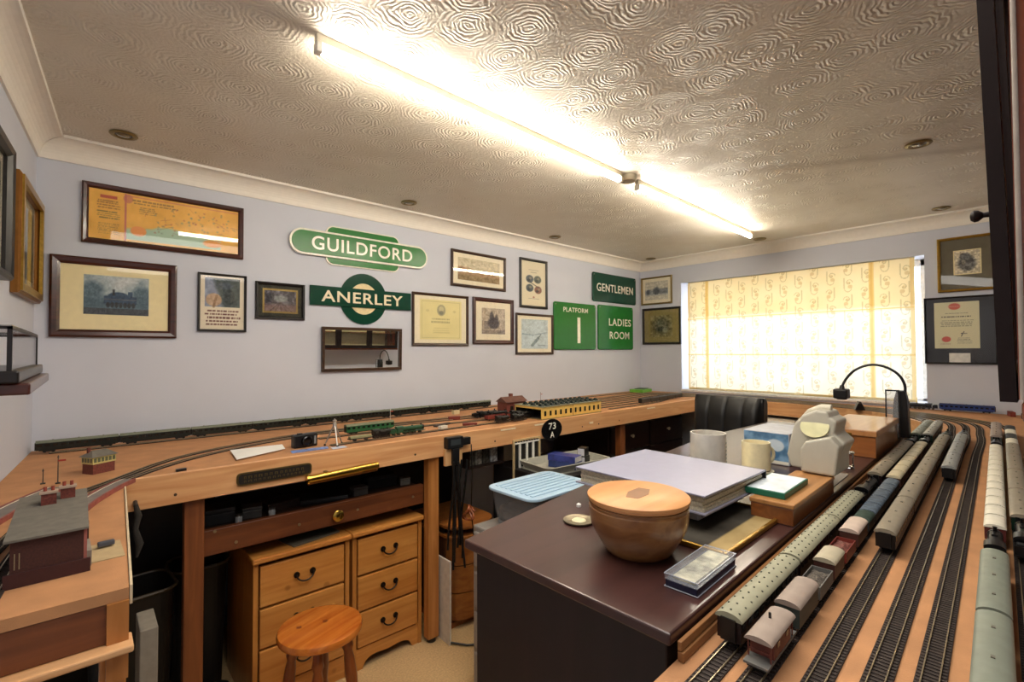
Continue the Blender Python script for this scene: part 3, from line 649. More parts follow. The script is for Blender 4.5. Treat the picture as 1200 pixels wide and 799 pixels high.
# shelf under the front of the table with a stained front rail
G().box(.491, -.80, .672, 1.419, -.775, .765).obj('shelf_rail', brownx, tb, bevel=.003)
G().box(.491, -.774, .735, 1.419, -.30, .750).obj('shelf', M('dark shelf', '2a1a12', .6), tb)
for x, z in ((.53, .758), (.60, .70), (.83, .71), (1.08, .715), (1.36, .715)): G().cyl((x, -.7995, z), (x, -.8025, z), .006, n=8).obj('screw', M('bright screw', 'c9b48c', .3, .8), tb)
kb = G().lathe([(.012, 0), (.010, .006), (.016, .010), (.024, .016), (.024, .022), (.014, .028), (.001, .029)], (0, 0, 0), 24, 'y').obj('knob', brass, tb, smooth=True); kb.location = (.985, -.80, .715)
tl = table('left arm of the railway table carrying the station building', [(xl(-1.77)+.001, -1.77), (.228, -1.77), (.262, -.8505), (xl(-.85)+.001, -.8505)])
G().prism([(.229, -1.77), (.233, -1.77), (.267, -.874), (.263, -.874)], .975, 1.008).obj('edge_moulding', M('pale edging', 'd8c3a0', .5), tl)
G().box(xl(-1.76)+.004, -1.769, .917, .215, -1.757, .984).obj('end_panel', brownx, tl)
G().box(.198, -1.775, .85, .228, -1.745, .9845).obj('corner_block', pinez, tl)
G().box(xl(-1.78)+.005, -1.80, .903, .234, -1.745, .9155).obj('ledge', pine, tl, bevel=.003)
G().box(.19, -1.74, 0, .227, -1.70, .902).obj('leg', pinez, tl, bevel=.003)
wp = [(4.33, -.851), (4.30, -1.3), (4.24, -1.87), (4.05, -2.2), (3.75, -2.399)]
tw = table('railway table under the window blind with curved pine fascia', [(W-.001, -.8515)]+[(4.33, -.8515)]+wp[1:]+[(W-.001, -2.399)])
G().strip(smoothpath(wp, .1), .02, .903, 1.0065, -.011).obj('fascia', piney, tw)
G().box(4.36, -1.0, 0, 4.42, -.94, .985).obj('leg', brown, tw); G().box(4.36, -2.0, 0, 4.42, -1.94, .985).obj('leg', brown, tw)
def ye(x): return -2.522+.0395*(x-.745)
tf = table('near railway table with the storage sidings beside the dark desk', [(.70, YF+.001), (W-.001, YF+.001), (W-.001, -2.4), (3.75, -2.4), (.70, ye(.70)-.001)])
G().prism([(.70, ye(.70)-.001), (3.74, -2.402), (3.74, -2.396), (.70, ye(.70)+.005)], .93, .984).obj('fascia', pine, tf)
G().box(.72, YF+.02, 0, .78, YF+.08, .984).obj('leg', brown, tf); G().box(3.9, YF+.02, 0, 3.96, YF+.08, .984).obj('leg', brown, tf)
# two battens lying along the table edge against the desk
for k in range(2):
    z0 = H+.001+k*.0135
    o = G().prism([(.76, ye(.76)-.012+.003*k), (2.9, ye(2.9)-.012+.003*k), (2.9, ye(2.9)-.003), (.76, ye(.76)-.003)], z0, z0+.0125).obj('edge_batten', WOOD('batten wood', '7a4e2a', '99683a', 0, .5), bevel=.001)
    tag(o, ['lower', 'upper'][k]+' wooden batten along the table edge under the desk top', 'batten')

# ------------------------------------------------------------------ track
ballast = M('track underlay', '2e2420', .9, noise=.25, nscale=200)
sleeper = M('sleepers', '3b302a', .8, noise=.2, nscale=80); railm = M('nickel rail', 'b9a98c', .3, .8, noise=.05)
def track(pts, label, group='model railway tracks', base=True):
    P = smoothpath(pts, .05); t = thing('railway_track', label, 'track', (0, 0, 0), 0, None)
    if base: G().strip(P, .030, H+.0002, H+.0022).obj('underlay', ballast, t)
    # sleepers
    g = G(); seg = [(a, b, math.dist(a, b)) for a, b in zip(P, P[1:])]; s = 0.0; acc = 0
    for a, b, L in seg:
        d = ((b[0]-a[0])/L, (b[1]-a[1])/L); th = math.atan2(d[1], d[0])
        while s < acc+L:
            q = s-acc; g.cbox(a[0]+d[0]*q, a[1]+d[1]*q, H+.0026, .0036, .028, .0016, th); s += .0085
        acc += L
    o = g.obj('sleepers', sleeper, t); o['kind'] = 'stuff'
    for sgn in (-1, 1): G().strip(P, .0014, H+.0032, H+.0058, sgn*.0084).obj('rail', railm, t)
    return t
RT = H+.0058
ROW = {'A': (-2.556, .0405), 'B': (-2.600, .0435), 'C': (-2.656, .0450), 'D': (-2.708, .0450), 'E': (-2.755, .0440), 'F': (-2.811, .0450), 'G': (-2.850, .0420)}
def ry_(r, x): a, b = ROW[r]; return a+b*(x-1)
TL = {'A': 'siding nearest the dark desk under the spotted coaches', 'B': 'second siding under the mixed goods train', 'C': 'third siding under the long brown coaches, empty at the near end',
      'D': 'empty siding left of the widest bare strip of board', 'E': 'wholly empty running line left of the white vans', 'F': 'running line under the white vans and grey coaches', 'G': 'line nearest the cabinet wall'}
for i, r in enumerate('ABCDEFG'):
    k = i; pts = [(x, ry_(r, x)) for x in (.71, 1.3, 2.0, 2.7, 3.35)]
    pts += [(3.86+.02*k, ry_(r, 3.4)+.10), (4.18+.03*k, -2.02-.012*k), (4.30+.034*k, -1.5), (4.34+.030*k, -1.0), (4.14+.034*k, -.66+.06*k), (3.6, -.77+.085*k), (2.95, -.79+.09*k)]
    if i >= 4: pts += [(2.2, -.66+.05*k)]
    track(pts, 'model railway track, '+TL[r])
track([(.001, -1.60), (.034, -1.354), (.10, -1.06), (.254, -.82), (.45, -.575), (.763, -.42), (1.105, -.35), (1.587, -.36), (2.036, -.40), (2.9, -.43)], 'model railway track curving past the signal box to the sign wall')
track([(.045, -1.72), (.075, -1.354), (.15, -1.06), (.30, -.82), (.50, -.62), (.80, -.47), (1.15, -.40), (1.6, -.43), (2.036, -.48), (2.85, -.52)], 'model railway track, inner curve beside the station platform')
track([(.06, -.115), (1.0, -.105), (2.0, -.105), (4.3, -.10)], 'straight model railway track close under the sign wall')
track([(1.0, -.545), (1.5, -.55), (2.0, -.60), (2.85, -.66)], 'short siding under the small green coach')
track([(.98, -.75), (1.5, -.735), (1.9, -.73), (2.18, -.735)], 'front siding along the pine fascia under the green tank engine')

# ------------------------------------------------------------------ rolling stock
grn = M('coach green', '0f2a1c', .35); blk = M('loco black', '0b0b0d', .35); roofA = M('pale stone roof', '9a9880', .55); roofC = M('brown grey roof', '8c8270', .55)
roofF = M('grey green roof', '7f8577', .5); roofW = M('white van roof', 'ece6d2', .5); roofP = M('pinkish grey roof', '9c8c80', .55); roofB = M('back wall roof', '6e7462', .6)
winm = M('coach window', '1a1c1c', .15); maroon = M('coach maroon', '1d0c0e', .35); steel = M('wheel steel', '5a5652', .4, .8); tarp = M('blue grey sheet', '5c6a78', .6, noise=.35, nscale=120); tarpg = M('green sheet', '33463c', .6, noise=.35, nscale=120)
redm = M('dull red', '7c2f24', .5); greyb = M('wagon grey', '6b6a66', .6); woodw = M('wagon boards', '6e4e3a', .7); rust = M('bogie black', '17130f', .6); cr = M('cream body', 'cbbd96', .5)
def roofprof(w_, z0, rise, n=10):
    return [(w_/2*math.cos(PI*k/n), z0+rise*math.sin(PI*k/n)) for k in range(n+1)]
def bogie(x, t, wb=.026):
    g = G().box(x-wb/2-.006, -.0125, .004, x+wb/2+.006, -.0105, .009); g.box(x-wb/2-.006, .0105, .004, x+wb/2+.006, .0125, .009); g.box(x-.004, -.0105, .006, x+.004, .0105, .010)
    for dx in (-wb/2, wb/2):
        for s in (-1, 1): g.cyl((x+dx, s*.0070, .0062), (x+dx, s*.0095, .0062), .0062, n=12)
    g.obj('bogie', rust, t)['kind'] = 'stuff'
def mk_coach(L, roof, body, vents=False, name='model_coach', w_=.036, dots=None):
    t = thing(name, 'x', 'model coach', (0, 0, 0)); h = L/2
    G().box(-h+.004, -w_/2+.002, .0115, h-.004, w_/2-.002, .0405).obj('body', body, t)
    G().prism([(x, z) for x, z in roofprof(w_+.001, .0402, .0095)], -h+.002, h-.002, 'x').obj('roof', roof, t, smooth=True)
    g = G(); n = int(L/.024)
    for i in range(n):
        x = -h+.014+i*(L-.028)/(n-1)
        for s in (-1, 1): g.box(x-.007, s*(w_/2-.0022), .026, x+.007, s*(w_/2-.0012), .0355)
    o = g.obj('windows', winm, t); o['kind'] = 'stuff'
    G().box(-h+.012, -w_/2+.006, .008, h-.012, w_/2-.006, .0118).obj('underframe', rust, t)
    for s in (-1, 1):
        G().box(s*(h-.005), -.010, .012, s*(h+.0005), .010, .042).obj('gangway', blk, t)
        bogie(s*(h-.042), t)
    if vents:
        g = G(); n = int(L/.0215)
        for i in range(n):
            x = -h+.012+i*(L-.024)/(n-1)
            for y in (-.0115, .0, .0115):
                z = .0402+.0095*math.sqrt(max(0, 1-(y/(w_/2))**2)); g.cyl((x, y, z-.001), (x, y, z+.0013), .0014, n=6)
        o = g.obj('roof_vents', M('vent dark', '3b3a30', .6), t); o['kind'] = 'stuff'
    else:
        for k in (-.3, 0, .3): G().box(k*L-.003, -.002, .0495, k*L+.003, .002, .0512).obj('roof_vent', M('vent grey', '6f6a5e', .6), t)
    return t
def wheels4(t, h, n=2):
    g = G()
    for x in ((-h*.55, h*.55) if n == 2 else [(-1+2*k/(n-1))*h*.7 for k in range(n)]):
        for s in (-1, 1): g.cyl((x, s*.0070, .0065), (x, s*.0095, .0065), .0065, n=12)
    g.obj('wheels', steel, t)['kind'] = 'stuff'
def mk_van(L, roof, body, name='model_van', w_=.034, hh=.036):
    t = thing(name, 'x', 'model wagon', (0, 0, 0)); h = L/2
    G().box(-h+.004, -w_/2+.001, .010, h-.004, w_/2-.001, hh).obj('body', body, t)
    G().prism(roofprof(w_+.001, hh-.0005, .008), -h+.003, h-.003, 'x').obj('roof', roof, t, smooth=True)
    G().box(-h+.003, -w_/2+.004, .0065, h-.003, w_/2-.004, .0105).obj('chassis', rust, t)
    g = G()
    for sx in (-1, 1):
        for sy_ in (-1, 1): g.cyl((sx*(h-.004), sy_*.011, .009), (sx*(h+.0005), sy_*.011, .009), .0022, n=8)
    g.obj('buffers', steel, t)['kind'] = 'stuff'
    wheels4(t, h); return t
def mk_open(L, body, load, name='model_open_wagon', w_=.032):
    t = thing(name, 'x', 'model wagon', (0, 0, 0)); h = L/2; g = G()
    g.box(-h+.003, -w_/2, .010, h-.003, w_/2, .014)
    for a in ((-h+.003, -w_/2, h-.003, -w_/2+.0015), (-h+.003, w_/2-.0015, h-.003, w_/2), (-h+.003, -w_/2+.0015, -h+.0045, w_/2-.0015), (h-.0045, -w_/2+.0015, h-.003, w_/2-.0015)): g.box(a[0], a[1], .014, a[2], a[3], .030)
    g.obj('body', body, t)
    n = 12; vs = []; fs = []
    rr = np.random.RandomState(int(L*1000))
    for i in range(n+1):
        for j in range(7): vs.append((-h+.0048+(L-.0096)*i/n, -w_/2+.0018+(w_-.0036)*j/6, .022+.007*math.sin(PI*j/6)*math.sin(PI*i/n)+.0025*rr.rand()))
    for i in range(n):
        for j in range(6): a = i*7+j; fs.append((a, a+7, a+8, a+1))
    G().add(vs, fs).obj('load', load, t)
    G().box(-h+.003, -w_/2+.004, .0065, h-.003, w_/2-.004, .0102).obj('chassis', rust, t)
    wheels4(t, h); return t
def mk_brake():
    L = .118; t = thing('model_brake_van', 'x', 'model wagon', (0, 0, 0)); h = L/2
    G().box(-h, -.015, .0095, h, .015, .0125).obj('deck', greyb, t)
    G().box(-.034, -.0145, .0127, .034, .0145, .036).obj('cabin', M('brake van red brown', '6d3428', .5), t)
    g = G()
    for s in (-1, 1):
        for y in (-.0135, .0135): g.box(s*.044-.0008, y-.0008, .0125, s*.044+.0008, y+.0008, .036)
        g.box(s*.044-.0008, -.014, .022, s*.044+.0008, .014, .024)
    g.obj('veranda', M('brake van red brown', '6d3428', .5), t)['kind'] = 'stuff'
    G().prism(roofprof(.034, .036, .007), -.050, .050, 'x').obj('roof', roofP, t, smooth=True)
    G().cyl((.01, .004, .042), (.01, .004, .050), .0018, n=8).obj('stovepipe', rust, t)
    for s in (-1, 1): G().box(s*.018-.005, -.0152, .024, s*.018+.005, -.0144, .031).obj('window', winm, t)
    G().box(-h+.002, -.011, .0065, h-.002, .011, .0096).obj('chassis', rust, t)
    wheels4(t, h); return t
def mk_loco(L=.16, col=blk, tender=True, name='model_locomotive', red=None):
    t = thing(name, 'x', 'model locomotive', (0, 0, 0)); h = L/2
    G().box(-h, -.015, .012, h, .015, .0145).obj('running_plate', col, t)
    bx = h-.012; cx = -h*.25
    G().cyl((cx, 0, .028), (bx, 0, .028), .0115, n=20).obj('boiler', col, t, smooth=True)
    G().cyl((bx-.004, 0, .028), (bx+.006, 0, .028), .0122, n=20).obj('smokebox', blk, t, smooth=True)
    G().lathe([(.0035, .036), (.003, .046), (.0042, .048), (.002, .0485)], (bx-.006, 0, 0), 12).obj('chimney', blk, t, smooth=True)
    G().lathe([(.005, .038), (.0045, .0425), (.001, .0435)], ((cx+bx)/2, 0, 0), 12).obj('dome', col, t, smooth=True)
    g = G().box(cx-.030, -.0145, .0147, cx, .0145, .036); g.prism(roofprof(.031, .036, .008), cx-.034, cx+.002, 'x'); g.obj('cab', col, t)
    for s in (-1, 1): G().box(cx-.022, s*.0146, .026, cx-.008, s*.0152, .034).obj('cab_window', M('cab opening', '3a3a36', .5), t)
    if red: G().box(h-.0005, -.015, .008, h+.002, .015, .014).obj('buffer_beam', red, t)
    if tender: G().box(-h+.002, -.0145, .0148, cx-.036, .0145, .031).obj('tender', col, t); G().box(-h+.006, -.011, .0312, cx-.042, .011, .034).obj('coal', M('coal', '101010', .9, bump=1), t)
    else:
        for s in (-1, 1): G().box(cx+.002, s*.009, .0148, bx-.018, s*.0155, .030).obj('side_tank', col, t)
    g = G()
    for x in (-.7, -.45, -.1, .15, .4, .75):
        rr = .0095 if abs(x) < .45 else .006
        for s in (-1, 1): g.cyl((x*h, s*.0070, rr), (x*h, s*.0098, rr), rr, n=16)
    g.obj('wheels', steel, t)['kind'] = 'stuff'; return t
CACHE = {}
def put(key, maker, x, y, rz, label, group, cat=None, z=RT):
    if key not in CACHE:
        t = maker(); CACHE[key] = t; t.location = (x, y, z); t.rotation_euler = (0, 0, rz); t['label'] = label; t['group'] = group; return t
    return dup(CACHE[key], (x, y, z), rz, label, group)
def row(r, x0, x1, key, maker, label, group, flip=False):
    xc = (x0+x1)/2; return put(key, maker, xc, ry_(r, xc), math.atan(ROW[r][1])+(PI if flip else 0), label, group)
# A
gA = 'train on the siding beside the desk'
for i, (a, b) in enumerate([(.825, 1.093), (1.097, 1.384), (1.388, 1.645)]):
    row('A', a, b, 'A%d' % i, lambda: mk_coach(b-a, roofA, maroon, True), ordinal(i)+' spotted roof coach from the near end, beside the desk', gA)
row('A', 1.66, 1.885, 'LA', lambda: mk_loco(.215, blk), 'black locomotive between spotted and plain roofed coaches beside the desk', gA)
for i in range(3): a = 1.905+.238*i; row('A', a, a+.234, 'A5', lambda: mk_coach(.234, roofC, maroon), ordinal(i)+' plain roofed coach beyond the black locomotive beside the desk', gA)
row('A', 2.64, 2.84, 'LA2', lambda: mk_loco(.19, blk), 'far black locomotive beside the base of the desk lamp', gA)
for i in range(2): a = 2.86+.275*i; row('A', a, a+.27, 'A6', lambda: mk_coach(.27, roofF, grn), ['nearer', 'farther'][i]+' grey coach at the far end of the siding by the lamp', gA)
# B
gB = 'mixed goods train on the second siding'
row('B', .80, .918, 'BV', mk_brake, 'red brown brake van with pinkish grey roof at the near end', gB)
row('B', .925, 1.035, 'B1', lambda: mk_van(.108, roofP, M('dark grey green body', '3b433e', .5), hh=.038), 'large grey roofed van behind the brake van', gB)
row('B', 1.04, 1.13, 'B2', lambda: mk_open(.09, greyb, M('stone load', '5d554c', .9, noise=.4, nscale=300, bump=1)), 'open grey wagon with a rough stone load', gB)
row('B', 1.135, 1.215, 'B3', lambda: mk_van(.08, M('cream roof', 'b5ab92', .5), M('van brown', '4b2a22', .5)), 'short van with pale cream roof ahead of the stone wagon', gB)
row('B', 1.222, 1.32, 'B4', lambda: mk_open(.09, redm, M('red load', '6e3a30', .7, noise=.4, nscale=200)), 'open red wagon behind the pink roofed van', gB)
row('B', 1.33, 1.44, 'B5', lambda: mk_van(.105, M('pinkish white roof', 'c9b5a6', .5), M('van brown', '4b2a22', .5)), 'van with pinkish white roof ahead of the red wagon', gB)
for i in range(6):
    a = 1.45+.078*i; row('B', a, a+.075, 'BT%d' % (i == 0), lambda: mk_van(.078, tarpg if i == 0 else tarp, M('dark planks', '2a2e30', .6), 'model_sheeted_wagon', .033, .030), ordinal(i)+' sheeted '+('green' if i == 0 else 'blue grey')+' wagon of the row of six counted from the near end', gB)
for i in range(8):
    a = 1.925+.094*i; row('B', a, a+.091, 'BW', lambda: mk_van(.091, M('cream van roof', 'cbbf9f', .5), M('van brown', '4b2a22', .5)), ordinal(i)+' cream roofed van of the eight beyond the blue grey wagons', gB)
row('B', 2.69, 2.86, 'LB', lambda: mk_loco(.165, blk), 'small black locomotive ahead of the cream roofed vans', gB)
for i in range(2): a = 2.88+.275*i; row('B', a, a+.27, 'B9', lambda: mk_coach(.27, M('light grey roof', '9a978c', .5), grn), ['nearer', 'farther'][i]+' light grey coach at the far end of the second siding', gB)
# C
gC = 'brown roofed coach train on the third siding'
for i in range(5):
    a = 1.365+.310*i; row('C', a, a+.306, 'C', lambda: mk_coach(.306, roofC, blk), ordinal(i)+' brown roofed coach from the near end of the third train', gC)
row('C', 2.93, 3.13, 'LC', lambda: mk_loco(.19, M('loco dark green', '16241c', .4)), 'dark locomotive leading the brown roofed coaches', gC)
# D
gD = 'short grey train on the fourth siding'
for i in range(3): a = 2.165+.278*i; row('D', a, a+.274, 'D', lambda: mk_coach(.274, M('cool grey roof', '8d8f8c', .5), blk), ordinal(i)+' cool grey coach from the near end of the short fourth train', gD)
row('D', 3.02, 3.20, 'LD', lambda: mk_loco(.175, blk), 'round fronted black locomotive heading the short fourth train', gD)
# F
gF = 'train on the line right of the empty track'
for i, (a, b) in enumerate([(.815, 1.105), (1.109, 1.395)]): row('F', a, b, 'F', lambda: mk_coach(.287, roofF, M('coach grey', '5d625a', .5)), ['near grey green coach at the bottom edge, right of the empty track', 'second grey green coach behind the small black locomotive'][i], gF)
row('F', 1.41, 1.575, 'LF', lambda: mk_loco(.155, blk), 'small black locomotive between grey green coaches and white vans', gF)
for i in range(13): a = 1.585+.094*i; row('F', a, a+.091, 'FW', lambda: mk_van(.091, roofW, M('van maroon', '5a2420', .5)), ordinal(i)+' white roofed van of the thirteen counted from the near end', gF)
row('F', 2.83, 2.99, 'LF2', lambda: mk_loco(.155, blk), 'black locomotive at the far end of the white vans', gF)
for i in range(2): a = 3.02+.275*i; row('F', a, a+.27, 'F9', lambda: mk_coach(.27, roofP, M('coach grey', '5d625a', .5)), ['nearer', 'farther'][i]+' pinkish grey coach beyond the white vans', gF)
# G
gG = 'train nearest the cabinet wall'
row('G', 1.50, 1.68, 'LG', lambda: mk_loco(.175, blk), 'black locomotive at the right edge by the cabinet wall', gG)
for i in range(4): a = 1.69+.29*i; row('G', a, a+.286, 'G', lambda: mk_coach(.286, roofC, grn), ordinal(i)+' coach behind the locomotive nearest the cabinet wall', gG)
for i in range(4):
    a = 2.88+.16*i; row('G', a, a+.155, 'GW%d' % (i % 2), lambda: mk_van(.155, roofW if i % 2 == 0 else M('black roof', '1d1f20', .5), redm if i % 2 else grn), ordinal(i)+(' white' if i % 2 == 0 else ' black')+' roofed long van beyond the coaches nearest the cabinet wall', gG)

# sign wall trains
gW = 'green train close under the sign wall'
a = .018
for i in range(9):
    put('W', lambda: mk_coach(.265, roofB, M('coach black green', '0a140e', .4)), a+.131, -.107, 0, ordinal(i)+' dark green coach from the left corner along the sign wall', gW); a += .266
put('G1', lambda: mk_coach(.262, M('olive roof', '6e7358', .5), M('bright green coach', '1f5a34', .35), name='model_coach'), 1.255, -.549, 0, 'lone bright green coach near the fascia behind the green tank engine', 'stock on the short sidings')
tk = mk_loco(.20, M('engine green', '1c4a30', .35), True); tk.location = (1.36, -.737, RT); tk['label'] = 'dark green model locomotive on the front edge of the fascia'; tk['group'] = 'stock on the short sidings'
fl = thing('model_flat_wagon', 'small flat wagon with a pale olive tarpaulin beside the silver tripod', 'model wagon', (1.115, -.747, RT), 0, 'stock on the short sidings')
G().box(-.055, -.015, .010, .055, .015, .014).obj('deck', rust, fl); wheels4(fl, .05)
G().prism([(-.015, .0142), (.015, .0142), (.012, .024), (-.012, .024)], -.052, .052, 'x').obj('tarpaulin', M('olive sheet', '7c7a55', .6), fl, bevel=.002)
tk2 = mk_loco(.10, blk, False); tk2.location = (1.222, -.742, RT); tk2['label'] = 'tiny black tank engine coupled behind the olive flat wagon'; tk2['group'] = 'stock on the short sidings'
# pick up goods around the engine shed
for i, (x, y, m1, m2, lb) in enumerate([(1.97, -.66, redm, rust, 'red open wagon left of the yellow shed'), (2.065, -.66, redm, rust, 'second red open wagon tight against the shed locomotives')]):
    o = put('R', lambda: mk_open(.088, redm, M('red load', '8a3c30', .7)), x, y, .02, lb, 'stock by the yellow shed')
for i, (x, y, lb) in enumerate([(1.955, -.775, 'small black tank engine left of the 73A plate'), (2.065, -.785, 'second small black tank engine just left of the yellow shed')]):
    put('LT', lambda: mk_loco(.10, blk, False), x, y, .01, lb, 'black engines by the yellow shed')
for i, (x, y, lb) in enumerate([(2.06, -.59, 'long black tender engine behind the small tank engines'), (2.02, -.535, 'rearmost black tender engine left of the brown roofed engine house')]):
    put('LX', lambda: mk_loco(.19, blk, True), x, y, .01, lb, 'black engines by the yellow shed')
for i in range(5): put('BK', lambda: mk_van(.14, M('black roof', '1d1f20', .5), blk), 3.42+.145*i, -.776+.012*i, .05, ordinal(i)+' black van on the fascia edge left of the leather chair', 'black vans left of the chair', z=RT)
bt = mk_coach(.27, M('navy roof', '1d2f66', .4), M('navy body', '1f3a80', .35)); bt.location = (4.50, -2.515, RT); bt.rotation_euler = (0, 0, PI/2+.04); bt['label'] = 'blue model coach under the certificate'; bt['group'] = 'blue train under the certificate'
bt2 = mk_loco(.17, M('loco navy black', '0f1226', .4)); bt2.location = (4.492, -2.29, RT); bt2.rotation_euler = (0, 0, PI/2); bt2['label'] = 'black locomotive left of the blue coach under the certificate'; bt2['group'] = 'blue train under the certificate'

for i, (x, y, lb) in enumerate([(2.185, -.655, 'black tender engine entering the yellow shed at the back'), (2.17, -.725, 'black tender engine entering the middle of the yellow shed')]):
    put('LX', lambda: mk_loco(.19, blk, True), x, y, .0, lb, 'black engines by the yellow shed')
# ------------------------------------------------------------------ model buildings
brick = M('model brick', '6e3328', .7, noise=.25, nscale=260); brickm = M('maroon brick paper', '43211a', .7, noise=.2, nscale=300); slate = M('model slate', '6f6a60', .75, noise=.12, nscale=60)
t = thing('engine_shed', 'long yellow model shed with black roof lights on the front edge', 'model building', (0, 0, 0))
ys = M('yellow shed wall', 'e8c064', .6, noise=.06)
X0, X1, Y0, Y1 = 2.215, 2.79, -.838, -.60
SK = (2.78-2.19)
g = G().box(X0, Y0, H+.006, X1, Y0+.006, H+.075); g.box(X0, Y1-.006, H+.006, X1, Y1, H+.075); g.box(X0, Y0+.006, H+.062, X0+.006, Y1-.006, H+.075); g.box(X1-.006, Y0+.006, H+.006, X1, Y1-.006, H+.075); g.obj('walls', ys, t)
G().box(X0+.0005, Y0+.0065, H+.0062, X1-.0065, Y1-.0065, H+.0068).obj('shade_floor', M('shed shade black', '15120f', .9), t)  # black floor stands in for the dark of the shed interior
G().box(X0-.002, Y0-.002, H+.0005, X1+.002, Y1+.002, H+.006).obj('footing', M('shed footing', '8c7a50', .7), t)
for i in range(12):
    x = X0+.03+i*(X1-X0-.06)/11; G().box(x-.008, Y0-.0012, H+.022, x+.008, Y0+.0005, H+.052).obj('window', winm, t)
G().box(X0+(X1-X0)*.49, Y0-.0025, H+.006, X0+(X1-X0)*.505, Y0-.0002, H+.075).obj('pilaster', M('pilaster ochre', 'b98f45', .6), t)
G().box(X0-.004, Y0-.004, H+.0752, X1+.004, Y1+.004, H+.079).obj('roof_deck', M('shed roof grey', '8c8c74', .7), t)
for j, yy in enumerate((Y0+.03, Y0+.10, Y0+.17)):
    for i in range(12):
        x = X0+.025+i*(X1-X0-.05)/11
        G().prism([(yy-.018, H+.0792), (yy+.018, H+.0792), (yy, H+.096)], x-.010, x+.010, 'x').obj('roof_light', M('roof light dark', '1c2a2a', .25), t)
G().box(X0+.0005, Y0+.0062, H+.007, X1-.0065, Y0+.008, H+.074).obj('shade_liner', M('shed shade black', '15120f', .9), t); G().box(X0+.0005, Y1-.008, H+.007, X1-.0065, Y1-.0062, H+.074).obj('shade_liner', M('shed shade black', '15120f', .9), t); G().box(X1-.009, Y0+.0082, H+.007, X1-.0062, Y1-.0082, H+.074).obj('shade_liner', M('shed shade black', '15120f', .9), t); G().box(X0+.006, Y0+.0082, H+.072, X1-.0095, Y1-.0082, H+.0748).obj('shade_board', M('shed shade black', '15120f', .9), t)  # black liners put the shade inside the shed into the colour
t = thing('engine_house', 'red brick model engine house with brown pitched roof left of the yellow shed', 'model building', (2.275, -.50, H), .0)
g = G().box(-.085, -.045, 0, .085, -.040, .085); g.box(-.085, .040, 0, .085, .045, .085); g.box(-.085, -.04, 0, -.080, .04, .085); g.obj('walls', brick, t)
G().prism([(-.055, .085), (.055, .085), (0, .118)], -.095, .095, 'x').obj('roof', M('brown tile', '6a4438', .7, noise=.2), t)
for x in (-.04, .03): G().box(x-.012, -.047, .02, x+.012, -.0445, .06).obj('doorway', winm, t)
G().box(-.01, .0, .1, .01, .02, .135).obj('chimney', brick, t)
# station building on the left arm
t = thing('station_building', 'maroon walled model station building with flat grey roof on the left arm', 'model building', (.122, -1.635, H+.001), .035)
G().box(-.052, .0, 0, .045, .27, .080).obj('walls', brickm, t)
G().box(-.060, -.006, -.0005, .055, .0, .024).obj('plinth', M('plinth maroon', '3c1815', .7), t)
G().add([(-.060,-.01,.081),(.052,-.01,.081),(.060,.28,.093),(-.050,.28,.093),(-.060,-.01,.085),(.052,-.01,.085),(.060,.28,.097),(-.050,.28,.097)], [(3,2,1,0),(4,5,6,7),(0,1,5,4),(1,2,6,5),(2,3,7,6),(3,0,4,7)]).obj('roof', slate, t)
for i, (x, y) in enumerate([(-.004, .195), (.026, .225)]):
    ch = G().box(x-.012, y-.009, .088, x+.012, y+.009, .116).obj('chimney', brick, t); G().box(x-.0145, y-.0115, .1165, x+.0145, y+.0115, .121).obj('chimney_cap', M('chimney cap', 'b39a86', .7), ch)
    for k in (-.006, .006): G().cyl((x+k, y, .121), (x+k, y, .130), .003, n=8).obj('chimney_pot', M('pot red', '8c3b2c', .7), ch)
G().box(.0455, .02, 0, .058, .10, .030).obj('lean_to', M('lean to grey', '8e8478', .7), t)
G().box(.046, .18, 0, .060, .27, .045).obj('side_wing', brickm, t)
for x in (-.046, -.040): G().box(x-.0007, -.0015, .030, x+.0007, .0002, .058).obj('downpipe', M('door cream', '8c7a5c', .6), t)
G().box(.0452, -.001, .0, .050, .004, .078).obj('corner_strip', M('pink corner', '9a5a50', .7), t)
yd = G().box(0, 0, 0, .055, .11, .002).obj('yard_card', M('pale card', 'b7a078', .8)); yd.location = (.176, -1.60, H); yd.rotation_euler = (0, 0, .035); tag(yd, 'pale card yard beside the station building', 'card')
cart = G().box(-.014, -.006, .003, .014, .006, .013).obj('model_cart', M('cart slate', '4a4c54', .6), bevel=.002); cart.location = (.203, -1.52, H+.002); cart.rotation_euler = (0, 0, .1); tag(cart, 'tiny grey model cart in the station yard', 'model cart')
pm = M('platform grey', '77706a', .8, noise=.1); pr_ = M('platform red edge', '8e4a40', .7, noise=.2); wl = M('platform white line', 'd8cdb8', .6)
def platform(pts, w_, label):
    P = smoothpath(pts, .04); t = thing('station_platform', label, 'model platform', (0, 0, 0))
    G().strip(P, w_, H+.001, H+.012).obj('deck', pm, t); 
    for s in (-1, 1): G().strip(P, .006, H+.0005, H+.0135, s*(w_/2+.003)).obj('brick_edge', pr_, t)
    G().strip(P, .003, H+.0121, H+.0128, w_/2-.005).obj('white_line', wl, t); return t
platform([(-.055, -1.35), (-.02, -1.2), (.035, -1.02), (.105, -.87)], .045, 'curved grey platform with red brick edges against the left wall')
platform([(.125, -1.34), (.16, -1.15), (.225, -.98), (.27, -.90)], .035, 'grey platform with red brick edge behind the station building')
